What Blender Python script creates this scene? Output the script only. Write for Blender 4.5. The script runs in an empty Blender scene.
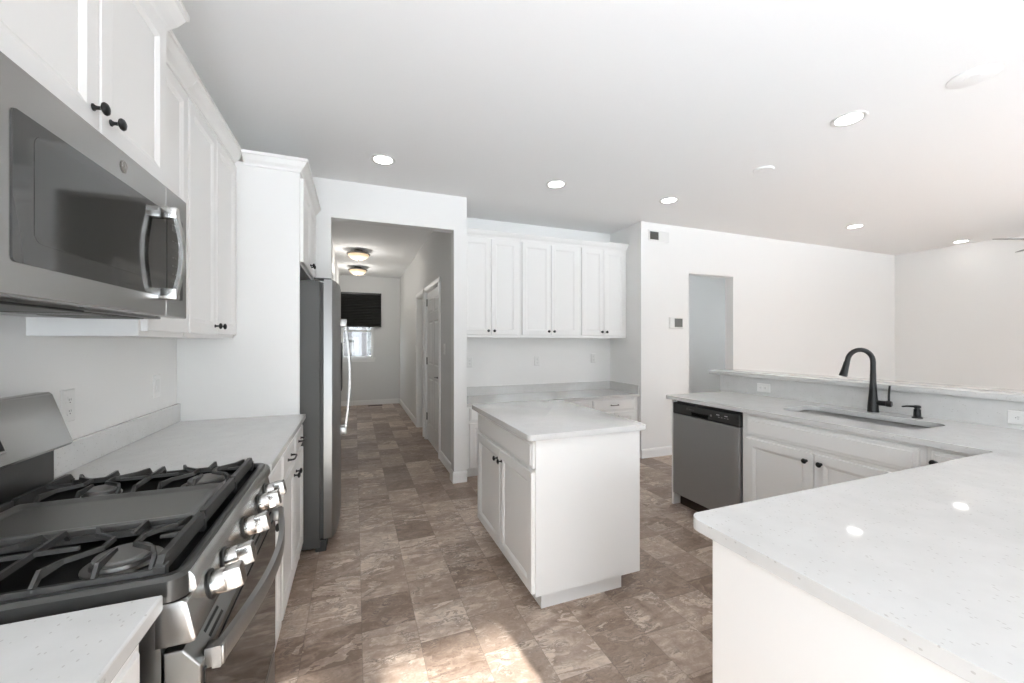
import bpy, bmesh, math, random
from mathutils import Vector, Matrix

random.seed(7)
SC = bpy.context.scene
COL = SC.collection
PI = math.pi

# ------------------------------------------------------------------ camera, sky, sun, exposure
cam_d = bpy.data.cameras.new('camera')
cam_d.sensor_width = 36.0
cam_d.lens = 400.0 / 1024.0 * 36.0
cam_d.clip_start = 0.02
cam = bpy.data.objects.new('camera', cam_d)
COL.objects.link(cam)
cam.location = (0.0, 0.0, 1.37)
cam.rotation_euler = (PI / 2, 0.0, -math.atan(157.0 / 400.0))
SC.camera = cam

world = bpy.data.worlds.new('daylight')
SC.world = world
world.use_nodes = True
wn = world.node_tree
for n in list(wn.nodes):
    wn.nodes.remove(n)
w_out = wn.nodes.new('ShaderNodeOutputWorld')
w_bg = wn.nodes.new('ShaderNodeBackground')
w_tc = wn.nodes.new('ShaderNodeTexCoord')
w_sep = wn.nodes.new('ShaderNodeSeparateXYZ')
w_rmp = wn.nodes.new('ShaderNodeValToRGB')
# ground half brightened to light the ceiling, added dimmer band at horizon, sky above
w_e = w_rmp.color_ramp.elements
w_e[0].position = 0.375
w_e[0].color = (2.65, 2.86, 3.15, 1)
w_e[1].position = 0.68
w_e[1].color = (0.95, 1.04, 1.15, 1)
for p_, c_ in ((0.44, (0.93, 0.99, 1.06, 1)), (0.56, (0.93, 0.99, 1.06, 1))):
    e_ = w_e.new(p_)
    e_.color = c_
w_map = wn.nodes.new('ShaderNodeMapRange')
w_map.inputs[1].default_value = -1.0
w_map.inputs[2].default_value = 1.0
wn.links.new(w_tc.outputs['Generated'], w_sep.inputs[0])
wn.links.new(w_sep.outputs['Z'], w_map.inputs[0])
wn.links.new(w_map.outputs[0], w_rmp.inputs[0])
wn.links.new(w_rmp.outputs[0], w_bg.inputs['Color'])
w_bg.inputs['Strength'].default_value = 8.2
wn.links.new(w_bg.outputs[0], w_out.inputs['Surface'])

sun_d = bpy.data.lights.new('sun', 'SUN')
sun_d.energy = 22.0
sun_d.angle = math.radians(1.2)
sun_d.color = (1.0, 0.97, 0.93)
sun = bpy.data.objects.new('sun', sun_d)
COL.objects.link(sun)
sun_dir = Vector((-0.10, 1.0, -math.tan(math.radians(25.0))))
sun.rotation_euler = sun_dir.to_track_quat('-Z', 'Y').to_euler()
sun.location = (2, -8, 6)


def side_portal(name, y0, y1, z0, z1, x, s):
    d = bpy.data.lights.new(name, 'AREA')
    d.shape = 'RECTANGLE'
    d.size = y1 - y0
    d.size_y = z1 - z0
    d.cycles.is_portal = True
    o = bpy.data.objects.new(name, d)
    COL.objects.link(o)
    o.location = (x, (y0 + y1) / 2, (z0 + z1) / 2)
    o.rotation_euler = Vector((s, 0, 0)).to_track_quat('-Z', 'Z').to_euler()


def portal(name, x0, x1, z0, z1, y, flip=False):
    d = bpy.data.lights.new(name, 'AREA')
    d.shape = 'RECTANGLE'
    d.size = x1 - x0
    d.size_y = z1 - z0
    d.cycles.is_portal = True
    o = bpy.data.objects.new(name, d)
    COL.objects.link(o)
    o.location = ((x0 + x1) / 2, y, (z0 + z1) / 2)
    o.rotation_euler = (-PI / 2 if flip else PI / 2, 0, 0)


PATIO = (-0.70, 1.385, 0.0, 2.14)
LIVING = (3.9, 7.1, 0.72, 2.30)
portal('patio_daylight', PATIO[0], PATIO[1], 0.02, PATIO[3], -2.72, True)
portal('living_daylight', LIVING[0], LIVING[1], LIVING[2], LIVING[3], -2.72, True)

SIDE_ADDED = (-2.40, -0.60, 0.95, 2.20)  # unseen window added to brighten the peninsula side and the island doors
PASS = (4.12, 4.78, 1.1, 2.1)
side_portal('added_window_daylight', *SIDE_ADDED, -1.09, 1)
side_portal('passage_daylight', *PASS, 6.73, -1)

vs = SC.view_settings
SC.display_settings.display_device = 'sRGB'
vs.view_transform = 'Standard'
vs.look = 'None'
vs.exposure = 0.06
vs.gamma = 1.0
vs.use_curve_mapping = False
cy = SC.cycles
cy.max_bounces = 14
cy.diffuse_bounces = 8
cy.glossy_bounces = 5
cy.transmission_bounces = 6
cy.transparent_max_bounces = 12
cy.caustics_reflective = False
cy.caustics_refractive = False
cy.use_denoising = True
cy.sample_clamp_indirect = 8.0


# ------------------------------------------------------------------ materials
def mat(name, col, rough=0.5, metal=0.0, spec=0.5, emis=None, estr=0.0):
    m = bpy.data.materials.new(name)
    m.use_nodes = True
    b = m.node_tree.nodes['Principled BSDF']
    b.inputs['Base Color'].default_value = (*col, 1)
    b.inputs['Roughness'].default_value = rough
    b.inputs['Metallic'].default_value = metal
    b.inputs['Specular IOR Level'].default_value = spec
    if emis:
        b.inputs['Emission Color'].default_value = (*emis, 1)
        b.inputs['Emission Strength'].default_value = estr
    return m


def nd(m, t, **kw):
    n = m.node_tree.nodes.new(t)
    for k, v in kw.items():
        setattr(n, k, v)
    return n


def lk(m, a, b):
    m.node_tree.links.new(a, b)


def bsdf(m):
    return m.node_tree.nodes['Principled BSDF']


def add_bump(m, scale, strength, dist=0.002, stretch=None):
    tc = nd(m, 'ShaderNodeTexCoord')
    src = tc.outputs['Object']
    if stretch:
        mp = nd(m, 'ShaderNodeMapping')
        mp.inputs['Scale'].default_value = stretch
        lk(m, src, mp.inputs[0])
        src = mp.outputs[0]
    no = nd(m, 'ShaderNodeTexNoise')
    no.inputs['Scale'].default_value = scale
    no.inputs['Detail'].default_value = 3
    lk(m, src, no.inputs['Vector'])
    bp = nd(m, 'ShaderNodeBump')
    bp.inputs['Strength'].default_value = strength
    bp.inputs['Distance'].default_value = dist
    lk(m, no.outputs[0], bp.inputs['Height'])
    lk(m, bp.outputs[0], bsdf(m).inputs['Normal'])
    return no


M = {}
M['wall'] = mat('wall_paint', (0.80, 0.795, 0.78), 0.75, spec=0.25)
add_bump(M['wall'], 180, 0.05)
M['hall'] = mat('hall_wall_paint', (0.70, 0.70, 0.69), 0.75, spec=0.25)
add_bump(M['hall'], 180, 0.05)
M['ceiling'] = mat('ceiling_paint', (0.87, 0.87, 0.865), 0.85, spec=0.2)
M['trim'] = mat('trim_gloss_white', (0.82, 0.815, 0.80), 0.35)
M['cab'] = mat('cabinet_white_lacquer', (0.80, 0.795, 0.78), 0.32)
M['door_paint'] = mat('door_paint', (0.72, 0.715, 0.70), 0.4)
M['black'] = mat('oil_rubbed_bronze_black', (0.012, 0.012, 0.012), 0.38, 0.4)
M['plastic_black'] = mat('black_plastic', (0.02, 0.02, 0.019), 0.4)
M['plastic_white'] = mat('white_plastic', (0.74, 0.738, 0.72), 0.35)
M['iron'] = mat('cast_iron', (0.032, 0.031, 0.029), 0.5)
add_bump(M['iron'], 260, 0.15)
M['enamel'] = mat('black_enamel', (0.004, 0.004, 0.0038), 0.45, spec=0.06)
M['griddle'] = mat('griddle_coating', (0.115, 0.112, 0.106), 0.35, 0.3)
M['burner'] = mat('burner_cap', (0.16, 0.155, 0.148), 0.45, 0.3)
M['blackglass'] = mat('black_glass', (0.018, 0.018, 0.017), 0.06, spec=0.7)
M['mwglass'] = mat('microwave_glass', (0.04, 0.0395, 0.038), 0.06, spec=0.6)
M['backguard'] = mat('backguard_grey', (0.06, 0.059, 0.056), 0.3, 0.5)
M['blade'] = mat('fan_blade_grey', (0.30, 0.29, 0.28), 0.5)
M['vent_light'] = mat('grey_print', (0.3, 0.3, 0.29), 0.5)
M['rim'] = mat('cooktop_rim_grey', (0.055, 0.054, 0.051), 0.33, 0.5)
M['darkgap'] = mat('dark_gap', (0.02, 0.019, 0.018), 0.7)
M['chrome'] = mat('chrome', (0.55, 0.545, 0.53), 0.22, 1.0)
M['fridge_side'] = mat('fridge_side_grey', (0.062, 0.061, 0.057), 0.5, 0.2)
M['sinksteel'] = mat('sink_steel', (0.25, 0.245, 0.235), 0.32, 1.0)
M['gasket'] = mat('gasket', (0.05, 0.05, 0.048), 0.6)
M['brown'] = mat('brown_toe_kick', (0.035, 0.02, 0.014), 0.55)
M['screen'] = mat('grey_screen', (0.13, 0.13, 0.12), 0.25)
M['lens'] = mat('downlight_lens', (0.9, 0.9, 0.9), 0.4, emis=(1.0, 0.98, 0.94), estr=14.0)
M['bowl'] = mat('alabaster_glass', (0.85, 0.72, 0.55), 0.35, emis=(1.0, 0.72, 0.42), estr=0.6)
M['bronze'] = mat('brushed_bronze', (0.20, 0.19, 0.175), 0.35, 0.8)
M['shade'] = mat('charcoal_shade', (0.03, 0.03, 0.029), 0.8)
M['siding'] = mat('slate_siding_dimmed', (0.0040, 0.0043, 0.0075), 0.7)  # house and leaf colours darkened to stand in for weaker light outside
M['outwhite'] = mat('outdoor_white_dimmed', (0.014, 0.0142, 0.016), 0.6)
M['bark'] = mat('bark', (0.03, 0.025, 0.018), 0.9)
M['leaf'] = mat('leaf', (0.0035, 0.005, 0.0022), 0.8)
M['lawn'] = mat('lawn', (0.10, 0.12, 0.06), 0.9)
M['vent_dark'] = mat('vent_dark', (0.10, 0.10, 0.095), 0.7)
M['hinge'] = mat('hinge_metal', (0.25, 0.24, 0.22), 0.35, 0.9)


def steel(name, col, rough, stretch):
    m = mat(name, col, rough, 1.0)
    bsdf(m).inputs['Anisotropic'].default_value = 0.35
    return m


M['steel'] = steel('brushed_steel', (0.42, 0.416, 0.405), 0.27, (1, 0.04, 1))
M['steel_dark'] = steel('brushed_dark_steel', (0.27, 0.268, 0.26), 0.34, (1, 1, 0.04))
M['steel_dw'] = mat('dishwasher_steel', (0.34, 0.343, 0.343), 0.42, 0.75)
M['steel_bright'] = steel('brushed_bright_steel', (0.31, 0.307, 0.30), 0.36, (1, 0.04, 1))


def quartz():
    m = mat('white_quartz', (0.72, 0.715, 0.70), 0.045, spec=0.45)
    tc = nd(m, 'ShaderNodeTexCoord')
    vo = nd(m, 'ShaderNodeTexVoronoi')
    vo.inputs['Scale'].default_value = 165
    wn_ = nd(m, 'ShaderNodeTexWhiteNoise')
    wp = nd(m, 'ShaderNodeMapping')
    wp.inputs['Rotation'].default_value = (0.3, 0.2, 0.7)
    wp.inputs['Scale'].default_value = (1.0, 0.55, 0.8)
    lk(m, tc.outputs['Object'], wp.inputs[0])
    lk(m, wp.outputs[0], vo.inputs['Vector'])
    lk(m, vo.outputs['Position'], wn_.inputs['Vector'])
    # a few of the cells hold a grey chip, the size differs from cell to cell
    gt = nd(m, 'ShaderNodeMath', operation='GREATER_THAN')
    gt.inputs[1].default_value = 0.83
    lk(m, wn_.outputs['Value'], gt.inputs[0])
    lt = nd(m, 'ShaderNodeMath', operation='LESS_THAN')
    lt.inputs[1].default_value = 0.26
    lk(m, vo.outputs['Distance'], lt.inputs[0])
    mu = nd(m, 'ShaderNodeMath', operation='MULTIPLY')
    lk(m, gt.outputs[0], mu.inputs[0])
    lk(m, lt.outputs[0], mu.inputs[1])
    no = nd(m, 'ShaderNodeTexNoise')
    no.inputs['Scale'].default_value = 14
    no.inputs['Detail'].default_value = 6
    lk(m, tc.outputs['Object'], no.inputs['Vector'])
    r = nd(m, 'ShaderNodeValToRGB')
    r.color_ramp.elements[0].position = 0.35
    r.color_ramp.elements[0].color = (0.595, 0.592, 0.58, 1)
    r.color_ramp.elements[1].position = 0.65
    r.color_ramp.elements[1].color = (0.625, 0.622, 0.61, 1)
    lk(m, no.outputs[0], r.inputs[0])
    mx = nd(m, 'ShaderNodeMix', data_type='RGBA')
    mx.inputs['B'].default_value = (0.48, 0.47, 0.45, 1)
    lk(m, mu.outputs[0], mx.inputs['Factor'])
    lk(m, r.outputs[0], mx.inputs['A'])
    lk(m, mx.outputs['Result'], bsdf(m).inputs['Base Color'])
    return m


M['quartz'] = quartz()


def floor_mat():
    m = mat('slate_vinyl_tile', (0.2, 0.16, 0.13), 0.33, spec=0.4)
    tc = nd(m, 'ShaderNodeTexCoord')
    sp = nd(m, 'ShaderNodeSeparateXYZ')
    lk(m, tc.outputs['Object'], sp.inputs[0])

    def math_(op, a, b=None):
        n = nd(m, 'ShaderNodeMath', operation=op)
        for i, v in enumerate((a, b)):
            if v is None:
                continue
            if isinstance(v, (int, float)):
                n.inputs[i].default_value = v
            else:
                lk(m, v, n.inputs[i])
        return n.outputs[0]
    T = 0.2475
    cx = math_('DIVIDE', math_('SUBTRACT', sp.outputs['X'], 0.03), T)
    ci = math_('FLOOR', cx)
    fx = math_('FRACT', cx)
    wc = nd(m, 'ShaderNodeTexWhiteNoise', noise_dimensions='1D')
    lk(m, ci, wc.inputs['W'])
    sh = math_('MULTIPLY', math_('ROUND', math_('MULTIPLY', wc.outputs['Value'], 2.0)), 0.33)
    cyy = math_('ADD', math_('DIVIDE', math_('SUBTRACT', sp.outputs['Y'], 0.11), T), sh)
    ri = math_('FLOOR', cyy)
    fy = math_('FRACT', cyy)
    cb = nd(m, 'ShaderNodeCombineXYZ')
    lk(m, ci, cb.inputs[0])
    lk(m, ri, cb.inputs[1])
    wt = nd(m, 'ShaderNodeTexWhiteNoise', noise_dimensions='3D')
    lk(m, cb.outputs[0], wt.inputs['Vector'])
    # distorted slate clouds, a different cut of it in each tile
    sc = nd(m, 'ShaderNodeVectorMath', operation='SCALE')
    lk(m, wt.outputs['Color'], sc.inputs[0])
    sc.inputs['Scale'].default_value = 37.0
    ad = nd(m, 'ShaderNodeVectorMath', operation='ADD')
    lk(m, tc.outputs['Object'], ad.inputs[0])
    lk(m, sc.outputs[0], ad.inputs[1])
    n1 = nd(m, 'ShaderNodeTexNoise')
    n1.inputs['Scale'].default_value = 6.0
    n1.inputs['Detail'].default_value = 9
    n1.inputs['Roughness'].default_value = 0.62
    n1.inputs['Distortion'].default_value = 1.4
    lk(m, ad.outputs[0], n1.inputs['Vector'])
    n2 = nd(m, 'ShaderNodeTexNoise')
    n2.inputs['Scale'].default_value = 15.0
    n2.inputs['Detail'].default_value = 10
    n2.inputs['Roughness'].default_value = 0.7
    n2.inputs['Distortion'].default_value = 0.9
    mp = nd(m, 'ShaderNodeMapping')
    mp.inputs['Scale'].default_value = (0.7, 1.6, 1)
    mp.inputs['Rotation'].default_value = (0, 0, 0.5)
    lk(m, ad.outputs[0], mp.inputs[0])
    lk(m, mp.outputs[0], n2.inputs['Vector'])
    # thin dark veins where the fine noise crosses its middle
    vd = math_('ABSOLUTE', math_('SUBTRACT', n2.outputs[0], 0.5))
    vr = nd(m, 'ShaderNodeMapRange')
    vr.inputs[1].default_value = 0.0
    vr.inputs[2].default_value = 0.05
    vr.inputs[3].default_value = 1.0
    vr.inputs[4].default_value = 0.0
    lk(m, vd, vr.inputs[0])
    gate = nd(m, 'ShaderNodeMapRange')
    gate.inputs[1].default_value = 0.45
    gate.inputs[2].default_value = 0.62
    lk(m, n1.outputs[0], gate.inputs[0])
    vein = math_('MULTIPLY', vr.outputs[0], math_('MULTIPLY', gate.outputs[0], 0.8))
    # tone = tile + clouds + split slate layers with crisp edges + fine grain
    n3 = nd(m, 'ShaderNodeTexNoise')
    n3.inputs['Scale'].default_value = 95.0
    n3.inputs['Detail'].default_value = 4
    lk(m, ad.outputs[0], n3.inputs['Vector'])
    n4 = nd(m, 'ShaderNodeTexNoise')
    n4.inputs['Scale'].default_value = 4.2
    n4.inputs['Detail'].default_value = 9
    n4.inputs['Roughness'].default_value = 0.60
    n4.inputs['Distortion'].default_value = 0.5
    lk(m, mp.outputs[0], n4.inputs['Vector'])
    sx = nd(m, 'ShaderNodeSeparateXYZ')
    lk(m, wt.outputs['Color'], sx.inputs[0])
    amp = math_('MULTIPLY', sx.outputs['Y'], 0.26)
    layer = math_('FRACT', math_('MULTIPLY', n4.outputs[0], 4.5))
    tone = math_('ADD', math_('MULTIPLY', n1.outputs[0], 0.55),
                 math_('ADD', math_('MULTIPLY', n2.outputs[0], 0.40), math_('MULTIPLY', wt.outputs['Value'], 0.25)))
    tone = math_('ADD', tone, math_('ADD', math_('MULTIPLY', math_('SUBTRACT', layer, 0.5), amp), math_('MULTIPLY', n3.outputs[0], 0.12)))
    tone = math_('SUBTRACT', tone, 0.02)
    rp = nd(m, 'ShaderNodeValToRGB')
    e = rp.color_ramp.elements
    e[0].position = 0.46
    e[0].color = (0.195, 0.135, 0.100, 1)
    e[1].position = 0.84
    e[1].color = (0.64, 0.53, 0.445, 1)
    k = e.new(0.66)
    k.color = (0.375, 0.285, 0.226, 1)
    lk(m, tone, rp.inputs[0])
    mv = nd(m, 'ShaderNodeMix', data_type='RGBA')
    mv.inputs['B'].default_value = (0.085, 0.062, 0.05, 1)
    lk(m, vein, mv.inputs['Factor'])
    lk(m, rp.outputs[0], mv.inputs['A'])
    # joints
    ex = math_('MINIMUM', fx, math_('SUBTRACT', 1.0, fx))
    ey = math_('MINIMUM', fy, math_('SUBTRACT', 1.0, fy))
    ed = math_('MINIMUM', ex, ey)
    jr = nd(m, 'ShaderNodeMapRange')
    jr.inputs[1].default_value = 0.004
    jr.inputs[2].default_value = 0.010
    jr.inputs[3].default_value = 0.35
    jr.inputs[4].default_value = 0.0
    lk(m, ed, jr.inputs[0])
    mj = nd(m, 'ShaderNodeMix', data_type='RGBA')
    mj.inputs['B'].default_value = (0.10, 0.075, 0.06, 1)
    lk(m, jr.outputs[0], mj.inputs['Factor'])
    lk(m, mv.outputs['Result'], mj.inputs['A'])
    lk(m, mj.outputs['Result'], bsdf(m).inputs['Base Color'])
    bp = nd(m, 'ShaderNodeBump')
    bp.inputs['Strength'].default_value = 0.12
    bp.inputs['Distance'].default_value = 0.003
    lk(m, n2.outputs[0], bp.inputs['Height'])
    lk(m, bp.outputs[0], bsdf(m).inputs['Normal'])
    rr = nd(m, 'ShaderNodeMapRange')
    rr.inputs[3].default_value = 0.28
    rr.inputs[4].default_value = 0.52
    lk(m, n2.outputs[0], rr.inputs[0])
    lk(m, rr.outputs[0], bsdf(m).inputs['Roughness'])
    return m


M['floor'] = floor_mat()


def glass_mat():
    m = bpy.data.materials.new('window_glass')
    m.use_nodes = True
    nt = m.node_tree
    for n in list(nt.nodes):
        nt.nodes.remove(n)
    out = nt.nodes.new('ShaderNodeOutputMaterial')
    tr = nt.nodes.new('ShaderNodeBsdfTransparent')
    tr.inputs[0].default_value = (0.96, 0.97, 0.97, 1)
    gl = nt.nodes.new('ShaderNodeBsdfGlossy')
    gl.inputs['Roughness'].default_value = 0.02
    mx = nt.nodes.new('ShaderNodeMixShader')
    mx.inputs[0].default_value = 0.05
    nt.links.new(tr.outputs[0], mx.inputs[1])
    nt.links.new(gl.outputs[0], mx.inputs[2])
    nt.links.new(mx.outputs[0], out.inputs[0])
    return m


M['glass'] = glass_mat()


# ------------------------------------------------------------------ mesh helpers
class MB:
    """Collects shapes in one bmesh, in world coordinates."""

    def __init__(self):
        self.bm = bmesh.new()

    def _bevel(self, geom_faces, w, seg):
        if w <= 0:
            return
        edges = set()
        for f in geom_faces:
            edges.update(f.edges)
        bmesh.ops.bevel(self.bm, geom=list(edges), offset=w, segments=seg, profile=0.5, affect='EDGES', clamp_overlap=True)

    def box(self, x0, x1, y0, y1, z0, z1, bev=0.0, seg=2):
        bm = self.bm
        x0, x1 = min(x0, x1), max(x0, x1)
        y0, y1 = min(y0, y1), max(y0, y1)
        z0, z1 = min(z0, z1), max(z0, z1)
        v = [bm.verts.new(p) for p in ((x0, y0, z0), (x1, y0, z0), (x1, y1, z0), (x0, y1, z0),
                                       (x0, y0, z1), (x1, y0, z1), (x1, y1, z1), (x0, y1, z1))]
        fs = [bm.faces.new([v[i] for i in q]) for q in
              ((3, 2, 1, 0), (4, 5, 6, 7), (0, 1, 5, 4), (1, 2, 6, 5), (2, 3, 7, 6), (3, 0, 4, 7))]
        self._bevel(fs, bev, seg)
        return self

    def fbox(self, fr, u0, u1, v0, v1, w0, w1, bev=0.0):
        a, b = fr(u0, v0, w0), fr(u1, v1, w1)
        return self.box(a[0], b[0], a[1], b[1], a[2], b[2], bev)

    def rings(self, loops, cap0=True, cap1=True):
        """loops of equal length bridged in order"""
        bm = self.bm
        vv = [[bm.verts.new(p) for p in lp] for lp in loops]
        n = len(vv[0])
        for a, b in zip(vv[:-1], vv[1:]):
            for i in range(n):
                j = (i + 1) % n
                try:
                    bm.faces.new((a[i], a[j], b[j], b[i]))
                except ValueError:
                    pass
        if cap0:
            bm.faces.new(vv[0][::-1])
        if cap1:
            bm.faces.new(vv[-1])
        return self

    def panel(self, fr, u0, u1, v0, v1, prof):
        """rectangular front: prof = [(inset, height)...] from back edge to centre"""
        loops = []
        for ins, w in prof:
            loops.append([fr(u0 + ins, v0 + ins, w), fr(u1 - ins, v0 + ins, w), fr(u1 - ins, v1 - ins, w), fr(u0 + ins, v1 - ins, w)])
        return self.rings(loops)

    def lathe(self, prof, o, ax, n=20):
        """prof = [(radius, distance along the axis)]"""
        ax = Vector(ax).normalized()
        t = Vector((0, 0, 1)) if abs(ax.z) < 0.9 else Vector((1, 0, 0))
        e1 = ax.cross(t).normalized()
        e2 = ax.cross(e1)
        o = Vector(o)
        loops = []
        for r, h in prof:
            r = max(r, 1e-4)
            loops.append([o + ax * h + (e1 * math.cos(2 * PI * i / n) + e2 * math.sin(2 * PI * i / n)) * r for i in range(n)])
        return self.rings(loops)

    def tube(self, pts, rad, n=14):
        pts = [Vector(p) for p in pts]
        rads = rad if isinstance(rad, (list, tuple)) else [rad] * len(pts)
        loops = []
        e1 = None
        for i, p in enumerate(pts):
            d = (pts[min(i + 1, len(pts) - 1)] - pts[max(i - 1, 0)]).normalized()
            if e1 is None:
                t = Vector((0, 0, 1)) if abs(d.z) < 0.9 else Vector((1, 0, 0))
                e1 = d.cross(t).normalized()
            else:
                e1 = (e1 - d * e1.dot(d)).normalized()
            e2 = d.cross(e1)
            loops.append([p + (e1 * math.cos(2 * PI * k / n) + e2 * math.sin(2 * PI * k / n)) * rads[i] for k in range(n)])
        return self.rings(loops)

    def bar(self, pts, wt, wb, h):
        """upright trapezoid section swept along pts (pts = top centre line); h may be a list"""
        pts = [Vector(p) for p in pts]
        hs = h if isinstance(h, (list, tuple)) else [h] * len(pts)
        loops = []
        for i, p in enumerate(pts):
            def nrm(a, b):
                d = b - a
                d.z = 0
                d.normalize()
                return Vector((-d.y, d.x, 0))
            ns = []
            if i > 0:
                ns.append(nrm(pts[i - 1], p))
            if i < len(pts) - 1:
                ns.append(nrm(p, pts[i + 1]))
            s = sum(ns, Vector()) / len(ns)
            s = s / max(s.length_squared, 0.3)
            dn = Vector((0, 0, -hs[i]))
            loops.append([p + s * wt / 2, p + s * wb / 2 + dn, p - s * wb / 2 + dn, p - s * wt / 2])
        return self.rings(loops)

    def prism(self, poly, fn, h0, h1, bev=0.0):
        """poly [(a,b)] extruded: fn(a,b,h) gives the point"""
        bm = self.bm
        a = [bm.verts.new(fn(p[0], p[1], h0)) for p in poly]
        b = [bm.verts.new(fn(p[0], p[1], h1)) for p in poly]
        n = len(poly)
        fs = [bm.faces.new(a[::-1]), bm.faces.new(b)]
        for i in range(n):
            j = (i + 1) % n
            fs.append(bm.faces.new((a[i], a[j], b[j], b[i])))
        if bev:
            ed = set(fs[0].edges) | set(fs[1].edges)
            bmesh.ops.bevel(bm, geom=list(ed), offset=bev, segments=2, profile=0.5, affect='EDGES', clamp_overlap=True)
        return self

    def slab_with_hole(self, outer, hole, z0, z1):
        bm = self.bm
        for z in (z0, z1):
            ed = []
            for lp in (outer, hole):
                vs_ = [bm.verts.new((p[0], p[1], z)) for p in lp]
                ed += [bm.edges.new((vs_[i], vs_[(i + 1) % len(vs_)])) for i in range(len(vs_))]
            bmesh.ops.triangle_fill(bm, use_beauty=True, edges=ed)
        for lp in (outer, hole):
            for i in range(len(lp)):
                p, q = lp[i], lp[(i + 1) % len(lp)]
                bm.faces.new([bm.verts.new((p[0], p[1], z0)), bm.verts.new((q[0], q[1], z0)),
                              bm.verts.new((q[0], q[1], z1)), bm.verts.new((p[0], p[1], z1))])
        bmesh.ops.remove_doubles(bm, verts=bm.verts, dist=1e-5)
        return self

    def build(self, name, m, parent=None, smooth=False):
        bm = self.bm
        bmesh.ops.recalc_face_normals(bm, faces=bm.faces)
        off = Vector((0, 0, 0))
        if parent is not None:
            q = parent
            while q is not None:
                off += q.location
                q = q.parent
        if off.length > 0:
            bmesh.ops.translate(bm, verts=bm.verts, vec=-off)
        me = bpy.data.meshes.new(name)
        bm.to_mesh(me)
        bm.free()
        me.materials.append(m)
        if smooth:
            me.polygons.foreach_set('use_smooth', [True] * len(me.polygons))
            me.set_sharp_from_angle(angle=math.radians(40))
        o = bpy.data.objects.new(name, me)
        COL.objects.link(o)
        if parent is not None:
            o.parent = parent
        return o


def facing(d, plane):
    return {'+x': lambda u, v, w: Vector((plane + w, u, v)),
            '-x': lambda u, v, w: Vector((plane - w, u, v)),
            '+y': lambda u, v, w: Vector((u, plane + w, v)),
            '-y': lambda u, v, w: Vector((u, plane - w, v))}[d]


AX = {'+x': (1, 0, 0), '-x': (-1, 0, 0), '+y': (0, 1, 0), '-y': (0, -1, 0)}


def tag(o, label, cat, group=None, kind=None):
    o['label'] = label
    o['category'] = cat
    if group:
        o['group'] = group
    if kind:
        o['kind'] = kind
    return o


def thing(name, loc, label, cat, group=None):
    o = bpy.data.objects.new(name, None)
    o.empty_display_size = 0.1
    COL.objects.link(o)
    o.location = loc
    return tag(o, label, cat, group)


def struct(name, mb, m, label=None, cat=None):
    o = mb.build(name, m)
    o['kind'] = 'structure'
    o['label'] = label or name.replace('_', ' ')
    o['category'] = cat or name.split('_')[0]
    return o


def sthing(name, loc, label, cat):
    o = thing(name, loc, label, cat)
    o['kind'] = 'structure'
    return o


def copy_tree(o, loc):
    c = o.copy()
    COL.objects.link(c)
    c.location = loc

    def rec(src, dst):
        for ch in list(src.children):
            k = ch.copy()
            COL.objects.link(k)
            k.parent = dst
            rec(ch, k)
    rec(o, c)
    return c


def arc(cx, cy_, r, a0, a1, n=6):
    return [(cx + r * math.cos(math.radians(a0 + (a1 - a0) * i / n)), cy_ + r * math.sin(math.radians(a0 + (a1 - a0) * i / n))) for i in range(n + 1)]


def rrect(x0, x1, y0, y1, r, n=6):
    return (arc(x1 - r, y0 + r, r, -90, 0, n) + arc(x1 - r, y1 - r, r, 0, 90, n)
            + arc(x0 + r, y1 - r, r, 90, 180, n) + arc(x0 + r, y0 + r, r, 180, 270, n))


# ------------------------------------------------------------------ room shell
CZ = 2.78
WL, WN, WE, WS = -0.95, 3.81, 8.23, -2.6
HL, HR, HB = -0.30, 0.93, 9.20
JX = 0.892   # right edge of the hall opening
AL, AR, AB = 1.02, 3.12, 4.42

struct('floor', MB().box(-1.07, 8.35, -2.72, 9.32, -0.1, 0.0), M['floor'], 'brown slate look tile floor', 'floor')
struct('ceiling', MB().box(-1.07, 8.35, -2.72, 9.32, CZ, CZ + 0.1), M['ceiling'], 'white ceiling', 'ceiling')
w = MB()
w.box(WL - 0.12, WL, WS - 0.12, SIDE_ADDED[0], 0, CZ)
w.box(WL - 0.12, WL, SIDE_ADDED[1], WN + 0.12, 0, CZ)
w.box(WL - 0.12, WL, SIDE_ADDED[0], SIDE_ADDED[1], 0, SIDE_ADDED[2])
w.box(WL - 0.12, WL, SIDE_ADDED[0], SIDE_ADDED[1], SIDE_ADDED[3], CZ)
struct('wall_left', w, M['wall'], 'white wall behind the range', 'wall')
w = MB()
w.box(WL, -0.194, WN, WN + 0.12, 0, CZ)
w.box(-0.194, JX, WN, WN + 0.12, 2.45, CZ)
w.box(JX, AL, WN, WN + 0.12, 0, CZ)
w.box(AR, 3.85, WN, WN + 0.12, 0, CZ)
w.box(3.85, 4.60, WN, WN + 0.12, 2.215, CZ)
w.box(4.60, WE + 0.12, WN, WN + 0.12, 0, CZ)
struct('wall_back', w, M['wall'], 'white back wall with the hall opening and the passage opening', 'wall')
struct('wall_alcove_back', MB().box(AL, AR, AB, AB + 0.12, 0, CZ), M['wall'], 'white wall at the back of the desk alcove', 'wall')
struct('wall_alcove_right', MB().box(AR, AR + 0.12, WN + 0.12, AB + 0.12, 0, CZ), M['wall'], 'white right side wall of the desk alcove', 'wall')
struct('wall_right', MB().box(WE, WE + 0.12, WS - 0.12, WN, 0, CZ), M['wall'], 'white far right wall of the living room', 'wall')
w = MB()
w.box(WL - 0.12, PATIO[0], WS - 0.12, WS, 0, CZ)
w.box(PATIO[1], LIVING[0], WS - 0.12, WS, 0, CZ)
w.box(LIVING[1], WE + 0.12, WS - 0.12, WS, 0, CZ)
w.box(PATIO[0], PATIO[1], WS - 0.12, WS, PATIO[3], CZ)
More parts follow.
